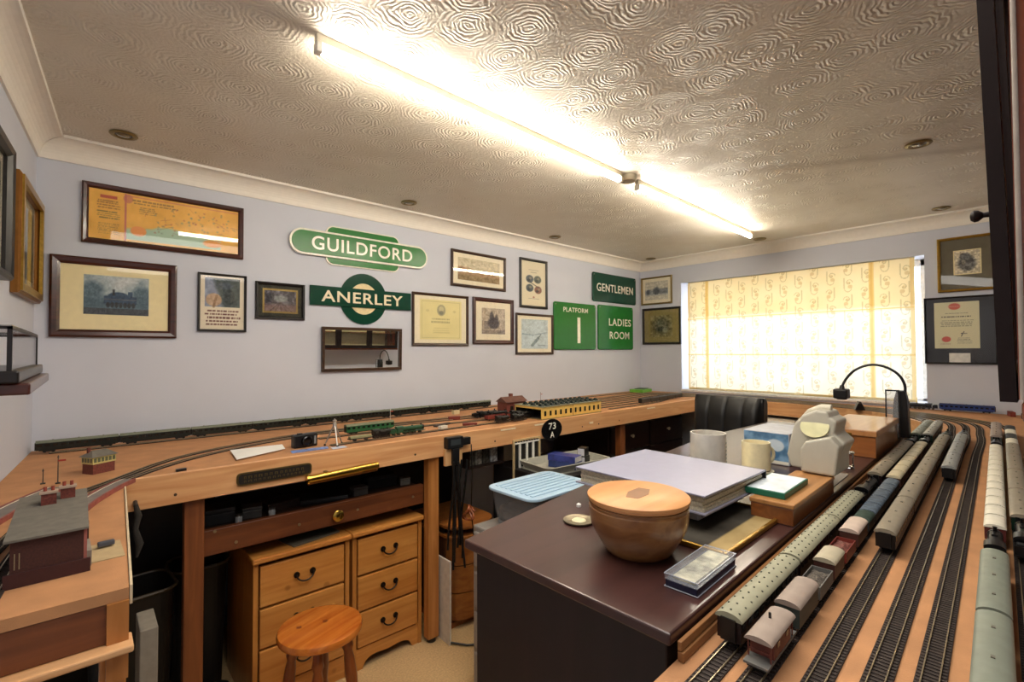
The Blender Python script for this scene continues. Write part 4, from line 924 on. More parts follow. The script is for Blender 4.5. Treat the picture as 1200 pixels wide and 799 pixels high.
# signal box
t = thing('signal_box', 'brick model signal box with cream glazed upper storey', 'model building', (.205, -.655, H), .55)
G().box(-.034, -.026, 0, .034, .026, .034).obj('brick_base', brick, t)
G().box(-.036, -.028, .0342, .036, .028, .058).obj('upper_storey', M('signal box cream', 'c9bd7a', .6), t)
for i in range(6):
    x = -.029+i*.0116; G().box(x-.004, -.0292, .040, x+.004, -.0278, .054).obj('window', M('signal box pane', '5d6148', .3), t)
for i in range(4): y = -.02+i*.0133; G().box(.0358, y-.004, .040, .0372, y+.004, .054).obj('window', M('signal box pane', '5d6148', .3), t); G().box(-.0372, y-.004, .040, -.0358, y+.004, .054).obj('window', M('signal box pane', '5d6148', .3), t)
G().add([(-.042,-.034,.0585),(.042,-.034,.0585),(.042,.034,.0585),(-.042,.034,.0585),(-.022,0,.078),(.022,0,.078)], [(0,3,2,1),(0,1,5,4),(1,2,5),(2,3,4,5),(3,0,4)]).obj('roof', slate, t)
G().box(-.03, .005, .06, -.022, .013, .088).obj('chimney', brick, t)
def signal(x, y, h, label, arm=1, mat=None):
    t = thing('railway_signal', label, 'model signal', (x, y, H), 0); m_ = mat or M('signal post', '4a4038', .5)
    G().cyl((0, 0, 0), (0, 0, h), .0016, .0011, n=8).obj('post', m_, t); G().box(-.006, -.006, 0, .006, .006, .003).obj('base', rust, t)
    if arm: G().box(0, -.002, h-.012, .018*arm, -.0005, h-.007).obj('arm', M('signal red', 'a8352a', .4), t)
    G().lathe([(.0025, h), (.0012, h+.006), (.0003, h+.008)], n=8).obj('finial', m_, t)
signal(.105, -.76, .082, 'tall dark model signal post left of the signal box')
signal(.070, -.735, .040, 'short dark signal post left of the tall one', 0)
signal(1.50, -.30, .075, 'white model signal post in front of the green train', 1, M('signal white', 'e0ddd2', .5))
signal(2.85, -.20, .085, 'thin dark signal post right of the yellow shed', 1)
cb = G().box(-.05, 0, 0, .05, .002, .0) if False else None
for i, (x, y, a, l, m_, lb) in enumerate([(1.66, -.60, .35, .13, M('dark strip', '3c3430', .6), 'dark loose model roof section lying behind the fascia'), (1.78, -.70, -.5, .08, redm, 'small red loose part lying near the fascia'), (1.60, -.70, .2, .05, M('white strip', 'd8d4c8', .6), 'small white loose part near the green engine'),
        (1.84, -.46, -.4, .07, redm, 'small red platelayer hut part by the curved track'), (2.0, -.25, .1, .05, M('cream part', 'd3c49a', .6), 'small cream van body standing alone by the red wagons'),
        (4.47, -2.72, .2, .09, redm, 'low red model part under the certificate right of the blue coach'), (4.35, -2.80, 1.2, .07, M('dark strip', '3c3430', .6), 'dark model part at the far end beneath the wall cabinet')]):
    o = G().box(-l/2, -.012, 0, l/2, .012, .010+.004*i).obj('loose_model_part', m_, bevel=.002); o.location = (x, y, H+.0002 if i not in (1, 2) else H+.0002); o.rotation_euler = (0, 0, a); tag(o, lb, 'model part')

# ------------------------------------------------------------------ things lying on the back table
def sheets(label, pts, z, mat, th=.0012, name='paper_sheet', cat='paper'):
    return tag(G().prism(pts, z, z+th).obj(name, mat), label, cat)
paper = M('white paper', 'f0eee8', .7, noise=.02)
sheets('white open paper sheets lying on the table above the brass plate', [(.60, -.80), (.80, -.71), (.82, -.60), (.62, -.585)], H+.006, paper)
sheets('blue and white leaflet beside the black camera', [(.80, -.80), (.95, -.80), (.96, -.755), (.81, -.745)], H+.0005, M('blue leaflet', '6f8fd0', .5, noise=.4, nscale=60), name='leaflet')
sheets('pale leaflet under the tripod foot', [(.955, -.835), (1.02, -.83), (1.02, -.79), (.96, -.79)], H+.0005, M('pale blue leaflet', 'bcc8dc', .5), name='leaflet')
sm = G().box(-.015, -.008, 0, .015, .008, .008).obj('track_switch', blk); sm.location = (.42, -.835, H+.0005); tag(sm, 'small black switch block on the table edge left of the papers', 'switch')
t = thing('compact_camera', 'small black camera standing on the table beside the tripod', 'camera', (.885, -.69, H), .1)
G().box(-.052, -.018, 0, .052, .018, .058).obj('body', M('camera black', '0c0c0e', .35), t, bevel=.006)
for n_, prof_ in (('lens', [(.022, 0), (.022, .014), (.018, .016), (.016, .010), (.001, .010)]),): o = G().lathe(prof_, (0, 0, 0), 24, 'y').obj(n_, M('lens black', '08080a', .15), t, smooth=True); o.location = (.0, -.0181, .028)
G().box(.034, -.022, .012, .042, -.0181, .046).obj('grip', M('grip grey', '8a8a88', .4), t)
G().box(-.03, -.008, .0582, -.012, .008, .062).obj('shutter_button', steel, t)
t = thing('mini_tripod', 'small silver tripod standing on the fascia edge', 'tripod', (.995, -.75, H), 0)
sil = M('silver', 'b9b4ac', .3, .8)
for a in (.4, 2.5, 4.6):
    G().cyl((.006*math.cos(a), .006*math.sin(a), .085), (.042*math.cos(a), .042*math.sin(a), .005), .0035, .0028, n=8).obj('leg', sil, t)
    G().lathe([(.005, 0), (.005, .006), (.003, .008)], (.042*math.cos(a), .042*math.sin(a), 0), 10).obj('foot', dark, t)
G().lathe([(.008, .080), (.009, .095), (.006, .100), (.006, .106), (.009, .108), (.009, .112), (.003, .114), (.003, .118)], n=14).obj('head', sil, t, smooth=True)
bk = [('lime green box lying flat in the corner under the ladies sign', '6fae3a', .20, .14, .028, 4.30, -.17, .1), ('dark green booklet on top of the lime box', '1e4a2c', .15, .10, .006, 4.33, -.16, .3)]
z = H
for lb, c_, l, w_, h_, x, y, a in bk:
    o = G().box(-l/2, -w_/2, 0, l/2, w_/2, h_).obj('track_box' if 'box' in lb[:16] else 'booklet', M(lb[:14], c_, .5), bevel=.002); o.location = (x, y, z+.0068 if z == H else z+.0072); o.rotation_euler = (0, 0, a); tag(o, lb, 'box' if z == H else 'booklet'); z += h_

# ------------------------------------------------------------------ things fixed on the fascia
t = thing('cast_nameplate', 'dark cast nameplate with raised brass rim on the pine fascia', 'nameplate', (.718, -.8725, .951))
t.rotation_euler = (0, 0, 0)
G().prism(stadium(.268, .046, .014, 4), 0, .006, 'y').obj('rim', M('aged brass', '6b5a34', .4, .7), t)
G().prism(stadium(.256, .036, .010, 4), .006, .0068, 'y').obj('field', M('plate black', '1a1612', .5), t)
g = G(); rr = np.random.RandomState(5)
for rw, (zz_, hh) in enumerate(((.005, .010), (-.009, .008))):
    x = -.11
    while x < .105:
        l = .008+.010*rr.rand(); g.box(x, -.0078, zz_-hh/2, min(x+l, .112), -.0066, zz_+hh/2) if False else None
        for q in range(2): g.box(x+q*l*.5, -.0076, zz_-hh/2, x+q*l*.5+l*.22, -.0066, zz_+hh/2)
        g.box(x, -.0076, zz_+hh/2-.002, x+l*.7, -.0066, zz_+hh/2)
        x += l+.004
o = g.obj('raised_lettering', M('aged brass letters', '7d6c42', .4, .7), t); o['kind'] = 'stuff'
t = thing('brass_tube', 'polished brass tube clipped under the pine fascia', 'tube', (0, 0, 0))
G().cyl((.83, -.894, .912), (1.13, -.894, .922), .0155, n=20).obj('tube', brass, t, smooth=True)
G().cyl((.826, -.894, .9118), (.834, -.894, .9122), .0185, n=20).obj('end_cap', brass, t, smooth=True)
G().cyl((.835, -.886, .893), (1.13, -.886, .900), .005, n=10).obj('lower_rod', M('copper rod', '9a6a3c', .3, .9), t)
for x in (.90, 1.06): G().box(x, -.8955, .90, x+.012, -.8725, .932).obj('clip', M('dull brass', '8a7038', .4, .8), t)
# controller and its flex
t = thing('train_controller', 'black hand controller hanging on a pine block from the fascia', 'controller', (1.545, -.8725, 0))
G().box(-.056, -.038, .940, .038, 0, .997).obj('case', M('controller black', '101012', .4), t, bevel=.004)
G().box(-.04, -.0395, .957, .02, -.0379, .985).obj('panel', M('panel grey', '33383a', .4), t)
G().box(.0385, -.030, .948, .09, -.002, .985).obj('plug_socket', M('controller black', '101012', .4), t, bevel=.003)
G().box(-.058, -.020, .856, .044, -.001, .9395).obj('pine_block', WOOD('block pine', 'c99560', 'ddb07c', 2, .5), t, bevel=.002)
G().box(-.026, -.036, .862, .016, -.0205, .9395).obj('cable_clamp', dark, t, bevel=.003)
cabl = M('cable black', '0b0b0c', .5)
rr = np.random.RandomState(3)
for k in range(7):
    x = 1.505+.013*k; pts = [(x+.010*math.sin(z_*9+k), -.905-.012*(k % 2)+.02*math.sin(z_*6+k*2), z_) for z_ in np.linspace(.88, .45-.05*(k % 3), 14)]
    o = G().tube(pts, .0058, 6).obj('cable', cabl, smooth=True); tag(o, ordinal(k)+' black cable from the left in the bundle hanging under the controller', 'cable', 'cables hanging under the controller')
o = G().tube([(1.635, -.905, .948), (1.637, -.91, .80), (1.634, -.905, .62), (1.63, -.93, .50)], .003, 6).obj('cable', cabl, smooth=True); tag(o, 'thin black cable hanging straight down from the plug socket', 'cable')
pts = [(1.60+.035*math.cos(a)*(1-.02*i), -.93+.02*math.sin(a*2), .615+.035*math.sin(a)) for i, a in enumerate(np.linspace(0, 4*PI, 44))]
o = G().tube(pts, .005, 6).obj('cable', M('orange brown flex', '8c4a28', .4), smooth=True); tag(o, 'coil of orange brown flex hanging on the bundle', 'cable')
o = G().tube(smoothpath([(1.50, -.92, .012), (1.58, -1.0, .006), (1.70, -.98, .006), (1.85, -.90, .006)], .03), .005, 6).obj('cable', cabl, smooth=True); tag(o, 'black cable lying on the carpet by the pine post', 'cable')
# slotted rack
t = thing('slotted_rack', 'pale wooden rack with three white bars hanging from the fascia', 'rack', (2.05, -.874, 0))
pw = M('pale rack wood', 'c9b184', .5); wb = M('white bar', 'e6e4dc', .4)
for x in (-.105, .097): G().box(x, -.012, .70, x+.008, 0, .925).obj('side_rail', pw, t)
G().box(-.097, -.012, .700, .097, 0, .708).obj('bottom_rail', pw, t); G().box(-.097, -.012, .899, .097, 0, .907).obj('cross_rail', wb, t); G().box(-.097, -.008, .915, .097, 0, .925).obj('top_rail', pw, t)
for x in (-.055, 0, .05): G().box(x-.006, -.011, .7082, x+.006, -.002, .8988).obj('bar', wb, t)
G().box(-.0965, -.0015, .7085, .0965, -.0005, .8985).obj('backing', M('rack back', '141312', .6), t)
g = G()
for i in range(9): x = -.088+.021*i; g.box(x, -.009, .9075, x+.010, -.001, .9145)
o = g.obj('slots', dark, t); o['kind'] = 'stuff'
t = thing('shed_plate', 'round black plate lettered 73 A on the fascia', 'sign', (2.262, -.8735, .949))
G().prism([(.088*math.cos(2*PI*k/40), .064*math.sin(2*PI*k/40)) for k in range(40)], 0, .006, 'y').obj('disc', M('plate gloss black', '101012', .25), t, bevel=.002)
shift(text('73', .062, .040, .001, .01), 0, -.0062, .022).obj('lettering', whitee, t); shift(text('A', .034, .036, .001, .01), 0, -.0062, -.030).obj('lettering', whitee, t)

# ------------------------------------------------------------------ furniture under and before the tables
pw1 = WOOD('waxed pine x', 'b87432', 'cf9048', 0, .35, coat=.3, knots=.5); pw2 = WOOD('waxed pine z', 'ab6c2e', 'c68640', 2, .35, coat=.3)
iron = M('antique iron', '2c2118', .4, .7)
def drawer_front(t, x0, x1, z0, z1, y, mat, handle='bail'):
    d = G().box(x0, y-.008, z0, x1, y+.012, z1).obj('drawer', mat, t, bevel=.004)
    xc, zc = (x0+x1)/2, (z0+z1)/2+.01
    if handle == 'bail':
        for s in (-1, 1): G().cyl((xc+s*.032, y-.0081, zc), (xc+s*.032, y-.013, zc), .012, n=14).obj('backplate', iron, d); 
        pts = [(xc+.034*math.cos(a), y-.018-.008*math.sin(-a), zc+.026*math.sin(a)) for a in np.linspace(-PI, 0, 13)]
        G().tube([(xc-.032, y-.010, zc)]+pts+[(xc+.032, y-.010, zc)], .0035, 8).obj('handle', iron, d, smooth=True)
    elif handle == 'knob':
        o = G().lathe([(.007, 0), (.006, .008), (.014, .016), (.012, .024), (.001, .026)], (0, 0, 0), 16, 'y').obj('knob', M('bone knob', 'c9bda4', .3), d, smooth=True); o.location = (xc, y-.008, zc)
    return d
def pine_chest(label, x0, x1, top, y=-.80, apron=False):
    t = thing('pine_chest', label, 'chest of drawers', (0, 0, 0), 0, 'pine chests under the railway table')
    yb = -.36
    G().box(x0-.006, y-.016, top-.022, x1+.006, yb, top).obj('top', pw1, t, bevel=.006)
    G().box(x0, y, .0, x0+.018, yb, top-.0225).obj('side_panel', pw2, t); G().box(x1-.018, y, .0, x1, yb, top-.0225).obj('side_panel', pw2, t)
    G().box(x0+.018, yb-.01, .0, x1-.018, yb, top-.0225).obj('back_panel', pw2, t)
    zz_ = [.095, .255, .415, top-.035]
    for k in range(3): 
        drawer_front(t, x0+.024, x1-.024, zz_[k]+.006, zz_[k+1]-.004, y+.004, pw1)
        G().box(x0+.018, y+.017, zz_[k]-.006, x1-.018, y+.03, zz_[k]+.004).obj('rail', pw2, t)
    if apron:
        xc = (x0+x1)/2; n = 20; pts = [(x0+.018, .0), (x0+.05, .0)]
        pts += [(x0+.05+(x1-x0-.1)*k/n, .012+.034*math.sin(PI*k/n)**.5+.006*math.sin(3*PI*k/n)) for k in range(1, n)]
        pts += [(x1-.05, .0), (x1-.018, .0), (x1-.018, .094), (x0+.018, .094)]
        G().prism(pts, -(y+.004), -(y+.018), 'y').obj('apron', pw1, t)
    else: G().box(x0+.018, y+.004, 0, x1-.018, y+.018, .094).obj('plinth', pw1, t)
pine_chest('left pine chest of three drawers behind the stool', .66, 1.043, .618)
pine_chest('right pine chest of three drawers with a shaped apron beside the pine post', 1.058, 1.408, .618, apron=True)
# papers and magazine on the left chest
o = G().cbox(0, 0, .003, .21, .15, .006).obj('magazine', M('magazine grey', '5b5448', .5)); o.location = (.90, -.70, .6185); o.rotation_euler = (0, 0, .2); tag(o, 'grey magazine lying on the left pine chest', 'magazine')
# stool
sw = WOOD('stool orange pine', 'b25a1c', 'd07c30', 0, .25, coat=.6); sl = WOOD('stool legs', '7a3a14', '9a5020', 2, .3, coat=.4)
t = thing('round_stool', 'round orange varnished wooden stool before the left pine chest', 'stool', (.80, -1.125, 0), .35)
G().lathe([(.09, .418), (.130, .420), (.141, .428), (.143, .440), (.139, .449), (.128, .453), (.001, .453)], n=40).obj('seat', sw, t, smooth=True)
for k in range(4):
    a = PI/4+k*PI/2; top_ = Vector((.085*math.cos(a), .085*math.sin(a), .4185)); bot = Vector((.135*math.cos(a), .135*math.sin(a), 0))
    pts = [top_.lerp(bot, q) for q in (0, .08, .14, .18, .24, .40, .55, .60, .66, .80, .9, 1)]
    G().tube(pts, [.014, .016, .020, .014, .018, .021, .016, .020, .015, .017, .012, .010], 12).obj('leg', sl, t, smooth=True)
for k in range(4):
    a = PI/4+k*PI/2; b_ = a+PI/2; r_ = .115; z_ = .17
    G().cyl((r_*math.cos(a), r_*math.sin(a), z_), (r_*math.cos(b_), r_*math.sin(b_), z_), .008, n=10).obj('stretcher', sl, t)
for x, y in ((.02, .0), (-.05, .05)): G().cyl((x, y, .4531), (x, y, .4536), .009, n=12).obj('wood_plug', sl, t)
# bowed pine unit
t = thing('bowed_drawer_unit', 'small pine unit with bowed drawer fronts under the controller', 'drawer unit', (1.70, -.66, 0)); t.scale = (1, 1, .88)
bw = WOOD('bowed pine', '8a4f24', 'a5682f', 0, .35)
def bow(w_, y, b, n=10): return [(w_/2*math.cos(PI+PI*k/n), y-b*math.sin(PI*k/n)) for k in range(n+1)]
G().box(-.145, -.12, .03, .145, .2, .52).obj('body', WOOD('unit dark pine', '4a2a16', '5c3820', 2, .4), t)
for k in range(3): G().prism(bow(.27, -.121, .08)+[(.135, -.1205), (-.135, -.1205)], .05+.158*k, .05+.158*k+.150).obj('bowed_drawer', bw, t, bevel=.002)
for k in range(2): G().prism(bow(.30, -.125, .10)+[(.15, .2), (-.15, .2)], .523+.055*k, .541+.055*k).obj('top_board', bw, t, bevel=.004)
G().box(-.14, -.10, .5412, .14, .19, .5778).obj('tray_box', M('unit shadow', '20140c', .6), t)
G().box(-.15, -.15, 0, .15, .2, .0298).obj('plinth', bw, t)
o = G().box(1.492, -.92, .0, 1.502, -.70, .40).obj('upright_board', M('white board', 'cfc9bd', .5)); tag(o, 'narrow white board standing by the foot of the pine post', 'board')
# white drawer tower and lidded tub
t = thing('plastic_drawer_tower', 'white plastic drawer tower under the blue lidded tub', 'drawer tower', (0, 0, 0))
wp_ = M('white plastic', '8f8a84', .4)
G().box(1.395, -1.55, 0, 1.80, -1.235, .690).obj('body', wp_, t, bevel=.008)
for k in range(4): G().box(1.380, -1.53, .03+.165*k, 1.3945, -1.255, .175+.165*k).obj('drawer', wp_, t, bevel=.008)
t = thing('storage_tub', 'clear plastic storage tub with a pale blue ribbed lid behind the desk', 'storage tub', (1.644, -1.395, .6915), math.radians(-12)+.22)
def rrect(w_, h_, r, n=6):
    return stadium(w_, h_, r, n)
lidm = M('pale blue lid', 'b4d2ea', .3, noise=.02); tubm = PLASTIC_CLEAR('clear tub plastic', 'a8aeb4', .30)
def frustum(name, p0, p1, z0, z1, mat, parent, thick=True):
    n = len(p0); vs = [(x, y, z0) for x, y in p0]+[(x, y, z1) for x, y in p1]
    fs = [(i, (i+1) % n, n+(i+1) % n, n+i) for i in range(n)]+[tuple(range(n-1, -1, -1))]
    return G().add(vs, fs).obj(name, mat, parent, smooth=False)
frustum('tub_body', rrect(.33, .24, .04), rrect(.375, .275, .045), 0, .142, tubm, t)
G().prism(rrect(.395, .295, .05), .1422, .154).obj('lid', lidm, t, bevel=.003)
for k in range(8): G().box(-.165, -.105+.03*k-.008, .1542, .165, -.105+.03*k+.008, .158).obj('lid_rib', lidm, t, bevel=.002)
G().box(-.155, -.112, .003, .155, .112, .075).obj('contents', M('tub contents', '5c4a3c', .8, noise=.4, nscale=30), t, bevel=.02)
# tray of boxed models
cab = tag(G().box(1.95, -1.20, 0, 2.55, -.70, .765).obj('low_cabinet', M('black cabinet', '131010', .5), bevel=.004), 'low black cabinet under the railway table holding the grey tray', 'cabinet')
t = thing('grey_tray', 'shallow grey plastic tray holding the blue boxes', 'tray', (2.21, -1.03, .766), -.12)
g = G().prism(rrect(.46, .26, .03), 0, .004); g.obj('base', M('grey tray plastic', 'a9a89c', .5), t)
tr = G(); P0 = rrect(.44, .24, .03); P1 = rrect(.48, .28, .04); P2 = rrect(.455, .255, .03); n = len(P0)
vs = [(x, y, .004) for x, y in P0]+[(x, y, .042) for x, y in P1]+[(x, y, .042) for x, y in P2]+[(x*.97, y*.97, .0045) for x, y in P0]
tr.add(vs, [(k*n+i, k*n+(i+1) % n, (k+1)*n+(i+1) % n, (k+1)*n+i) for k in range(3) for i in range(n)]).obj('rim', M('grey tray plastic', 'a9a89c', .5), t)
def mbox(label, x, y, z, l, w_, h_, a, m1, m2=None, name='model_box'):
    t = thing(name, label, 'box', (x, y, z), a)
    G().box(-l/2, -w_/2, 0, l/2, w_/2, h_).obj('carton', m1, t, bevel=.0015)
    if m2: G().box(-l/2+.003, -w_/2-.0008, .003, l/2-.003, -w_/2+.0001, h_-.003).obj('end_label', m2, t)
    return t
navy = M('navy carton', '24366e', .35, noise=.2, nscale=30); wlab = M('white label', 'd9d9dc', .5)
def boxm(lb, x, y, z, l, w_, h_, a, m1, mark=True):
    t = mbox(lb, x, y, z, l, w_, h_, a, m1); G().box(-l/2-.0008, -w_/2+.003, .003, -l/2+.0001, w_/2-.003, h_-.003).obj('end_label', wlab, t); return t
boxm('lower blue model box in the grey tray', 2.175, -1.06, .7715, .17, .085, .036, PI/2+.25, navy)
boxm('upper blue model box stacked in the grey tray', 2.175, -1.055, .808, .17, .085, .034, PI/2+.25, M('blue violet carton', '34408a', .35, noise=.3, nscale=30))
boxm('lower black box with white label beside the blue boxes', 2.285, -1.10, .7715, .07, .05, .055, .3, blk)
boxm('upper black box with white label beside the blue boxes', 2.285, -1.098, .827, .06, .045, .045, .3, blk)
G  # packets on a hanging shelf behind the cables
t = thing('hanging_shelf', 'small dark shelf hung under the table left of the slotted rack', 'shelf', (0, 0, 0))
G().box(1.70, -.80, .788, 1.945, -.60, .796).obj('board', M('dark shelf', '2a1a12', .6), t); G().box(1.70, -.80, .7965, 1.704, -.60, .984).obj('hanger', M('dark shelf', '2a1a12', .6), t); G().box(1.941, -.80, .7965, 1.945, -.60, .984).obj('hanger', M('dark shelf', '2a1a12', .6), t)
for i, (x, w_, h_, c_, lb) in enumerate([(1.735, .045, .085, '6e6a5c', 'grey packet, leftmost on the hanging shelf'), (1.79, .04, .095, 'a39f92', 'pale packet in the middle of the hanging shelf'), (1.845, .045, .08, '57534a', 'brown grey packet right of the pale packet'), (1.90, .045, .09, 'c9c9c6', 'black and white packet, rightmost on the hanging shelf')]):
    mbox(lb, x, -.74, .797, w_, .06, h_, 0, M('packet %d' % i, c_, .6, noise=.5, nscale=60), None, 'packet')
# dark chest of drawers beneath the far end
t = thing('dark_chest', 'dark mahogany chest of drawers with pale knobs beneath the far table end', 'chest of drawers', (0, 0, 0))
dk = WOOD('dark mahogany x', '1c0e0b', '2c1712', 0, .35)
G().box(3.10, -.66, 0, 4.20, -.10, .865).obj('carcass', dk, t, bevel=.004)
for k in range(4):
    for x0, x1 in ((3.12, 3.64), (3.66, 4.18)): drawer_front(t, x0, x1, .03+.205*k, .225+.205*k, -.669, dk, 'knob')
o = mbox('small pale paper bundle lying on the dark mahogany chest', 3.42, -.60, .866, .22, .1, .018, .1, M('pale bundle', '8a8f98', .6), None, 'paper_bundle')
# bins and paper under the left corner
def bin_(label, x, y, a, w_, h_):
    t = thing('storage_bin', label, 'bin', (x, y, 0), a, 'dark bins under the left corner')
    frustum('bin_body', rrect(w_*.85, w_*.7, .04), rrect(w_, w_*.85, .05), 0, h_, M('dark bin', '15120f', .5), t)
    P = rrect(w_+.012, w_*.85+.012, .052); G().tube([(x_, y_, h_) for x_, y_ in P]+[(P[0][0], P[0][1], h_)], .006, 6).obj('rim', M('bin rim', '4c3f2c', .4), t)
bin_('round cornered dark bin, left of the stained table leg', .30, -.62, .1, .24, .56); bin_('dark bin behind the stained table leg', .53, -.46, -.05, .20, .54)
tag(G().box(.02, -.30, 0, .62, -.05, .95).obj('back_filler', M('black cabinet', '131010', .5), bevel=.004), 'dark cupboard added to darken the wall under the left table end', 'filler')  # added black block, keeps the corner under the table dark
tag(G().box(1.46, -.36, 0, 1.93, -.05, .95).obj('back_filler', M('black cabinet', '131010', .5), bevel=.004), 'dark cupboard added to darken the wall behind the hanging cables', 'filler')  # added black block, hides the pale wall behind the cables
o = G().cbox(0, 0, .295, .045, .14, .59).obj('paper_carton', M('grey paper carton', '8f887c', .7), bevel=.003); o.location = (.318, -.98, 0); tag(o, 'grey white paper carton standing behind the left table end', 'carton')
o = G().cbox(0, 0, .02, .26, .20, .04).obj('paper_pile', paper); o.location = (.10, -1.62, .60); tag(o, 'pile of white papers on the shelf under the left table end', 'papers')
o = G().box(-.06, -1.77, .575, .185, -1.45, .599).obj('low_shelf', pine, bevel=.003); tag(o, 'pine shelf board under the left table end', 'shelf')
for x in (-.05, .165): pass
o = G().box(-.055, -1.745, 0, -.03, -1.47, .574).obj('shelf_support', pinez); tag(o, 'pine board standing upright under the low shelf at the wall', 'board'); 
o = G().box(.155, -1.745, 0, .180, -1.47, .574).obj('shelf_support', pinez); tag(o, 'pine board standing upright under the low shelf beside the table leg', 'board')
bag = M('black bag', '0f0f11', .5, bump=.5, bscale=30)
for i, (x, y, s_, lb) in enumerate([(.568, -.765, .07, 'black bag on the floor behind the stained table leg'), (.575, -.61, .055, 'small black bag on the floor left of the pine chest')]):
    n_ = 14; g = G(); pr2 = [(s_*math.sin(a)*(1+.15*math.sin(3*a)), s_*.9*(1-math.cos(a))*.9) for a in np.linspace(.15, PI-.2, 10)]
    o = g.lathe(pr2, (0, 0, 0), 18).obj('bag', bag, smooth=True); o.location = (x, y, .0); o.scale = (1, .75, 1); tag(o, lb, 'bag')
    o.location.z = -min(p[1] for p in pr2)
# clamp lamp / bundle at the inner corner of the left table
t = thing('hanging_clamp', 'grey clamp and cloth hanging at the inner corner of the tables', 'clamp', (.292, -.893, .0))
G().tube([(0, 0, .93), (.008, .005, .89), (.0, .0, .85), (.012, .0, .80), (.004, .0, .76)], [.006, .010, .008, .011, .004], 10).obj('cloth', M('grey cloth', '2e2a26', .9, bump=.6, bscale=80), t, smooth=True)
G().cyl((0, .0, .925), (0, .018, .935), .006, n=8).obj('hook', steel, t)
# clutter on the under shelf
SH = .7505
CL = [('black power drill case, leftmost on the under shelf', .56, -.66, .12, .10, .060, '17171a'), ('grey tin on the under shelf beside the drill case', .68, -.69, .07, .06, .045, '3c3a38'), ('dark brown cigar box on the under shelf', .80, -.64, .13, .10, .035, '2e1d15'),
      ('flat black tray in the middle of the under shelf', .98, -.66, .20, .12, .022, '15151a'), ('grey mains adaptor above the brass knob', 1.13, -.70, .07, .05, .04, '4a4744'), ('black cable box at the right of the under shelf', 1.27, -.62, .15, .10, .06, '121214'), ('small pale packet at the right end of the under shelf', 1.375, -.69, .05, .04, .035, '6e6a62')]
for lb, x, y, l, w_, h_, c_ in CL:
    t = thing('shelf_item', lb, 'box', (x, y, SH), random.uniform(-.3, .3)); t.name = {'d': 'case'}.get('', 'tool_box')
    G().box(-l/2, -w_/2, 0, l/2, w_/2, h_*.72).obj('base', M('item '+c_, c_, .45), t, bevel=.003); G().box(-l/2-.001, -w_/2-.001, h_*.725, l/2+.001, w_/2+.001, h_).obj('lid', M('item '+c_, c_, .45), t, bevel=.003)
for i, (x, y, lb) in enumerate([(.62, -.745, 'steel screw jar at the front of the under shelf'), (.74, -.745, 'second small steel jar at the front of the under shelf')]):
    t = thing('screw_jar', lb, 'jar', (x, y, SH)); G().lathe([(.012, 0), (.013, .004), (.013, .026), (.010, .030)], n=16).obj('glass', M('jar glass', '8d8f90', .15), t, smooth=True); G().lathe([(.012, .0302), (.012, .037), (.001, .037)], n=16).obj('lid', steel, t)

# ------------------------------------------------------------------ the dark desk
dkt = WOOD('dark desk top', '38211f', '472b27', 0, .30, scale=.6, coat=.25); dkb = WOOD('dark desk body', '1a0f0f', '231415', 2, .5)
t = thing('dark_desk', 'tall dark reddish brown desk carrying the bowl, binder and mugs', 'desk', (0, 0, 0))
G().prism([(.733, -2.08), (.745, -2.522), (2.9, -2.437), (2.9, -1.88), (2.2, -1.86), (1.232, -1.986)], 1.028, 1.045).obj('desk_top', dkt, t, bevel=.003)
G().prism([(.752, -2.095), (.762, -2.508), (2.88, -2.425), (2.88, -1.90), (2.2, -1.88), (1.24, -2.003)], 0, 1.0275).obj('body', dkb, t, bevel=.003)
DZ = 1.0455
# bowl
t = thing('lidded_bowl', 'turned wooden bowl with a flat inlaid lid on the desk', 'bowl', (.945, -2.343, DZ))
bowlm = WOOD('bowl wood', '6e4222', '96683c', 1, .3, coat=.3); lidw = WOOD('bowl lid wood', 'c98a52', 'd79c64', 0, .4)
G().lathe([(.054, 0), (.059, .002), (.066, .012), (.078, .032), (.0875, .050), (.0905, .066), (.0915, .084), (.0895, .0855), (.0895, .089), (.0915, .0905), (.0915, .092)], n=56).obj('bowl_body', bowlm, t, smooth=True)
G().lathe([(.0885, .0922), (.0905, .0935), (.0905, .097), (.0935, .0985), (.094, .1035), (.091, .106), (.001, .1065)], n=56).obj('lid', lidw, t, smooth=True)
G().prism([(-.034, -.012), (.002, -.020), (.034, -.012), (.034, .010), (-.004, .018), (-.036, .010)], .1066, .1071).obj('inlay', M('lid inlay', '8a5f3c', .45), t).rotation_euler = (0, 0, .25)
# badge / dish
t = thing('brass_dish', 'small round brass dish left of the bowl', 'dish', (.978, -2.170, DZ))
G().lathe([(.030, 0), (.034, .003), (.034, .005), (.026, .004), (.024, .0025), (.001, .0025)], n=32).obj('dish', M('dull brass dish', '8c8068', .35, .6), t, smooth=True)
G().lathe([(.016, .003), (.013, .005), (.001, .0055)], n=16).obj('token', M('ivory token', 'd8cfa8', .4), t)
o = G().lathe([(.006, 0), (.006, .006), (.001, .009)], n=10).obj('eraser', M('white rubber', 'e8e4dc', .5)); o.location = (1.055, -2.105, DZ); tag(o, 'tiny white eraser behind the bowl', 'eraser')
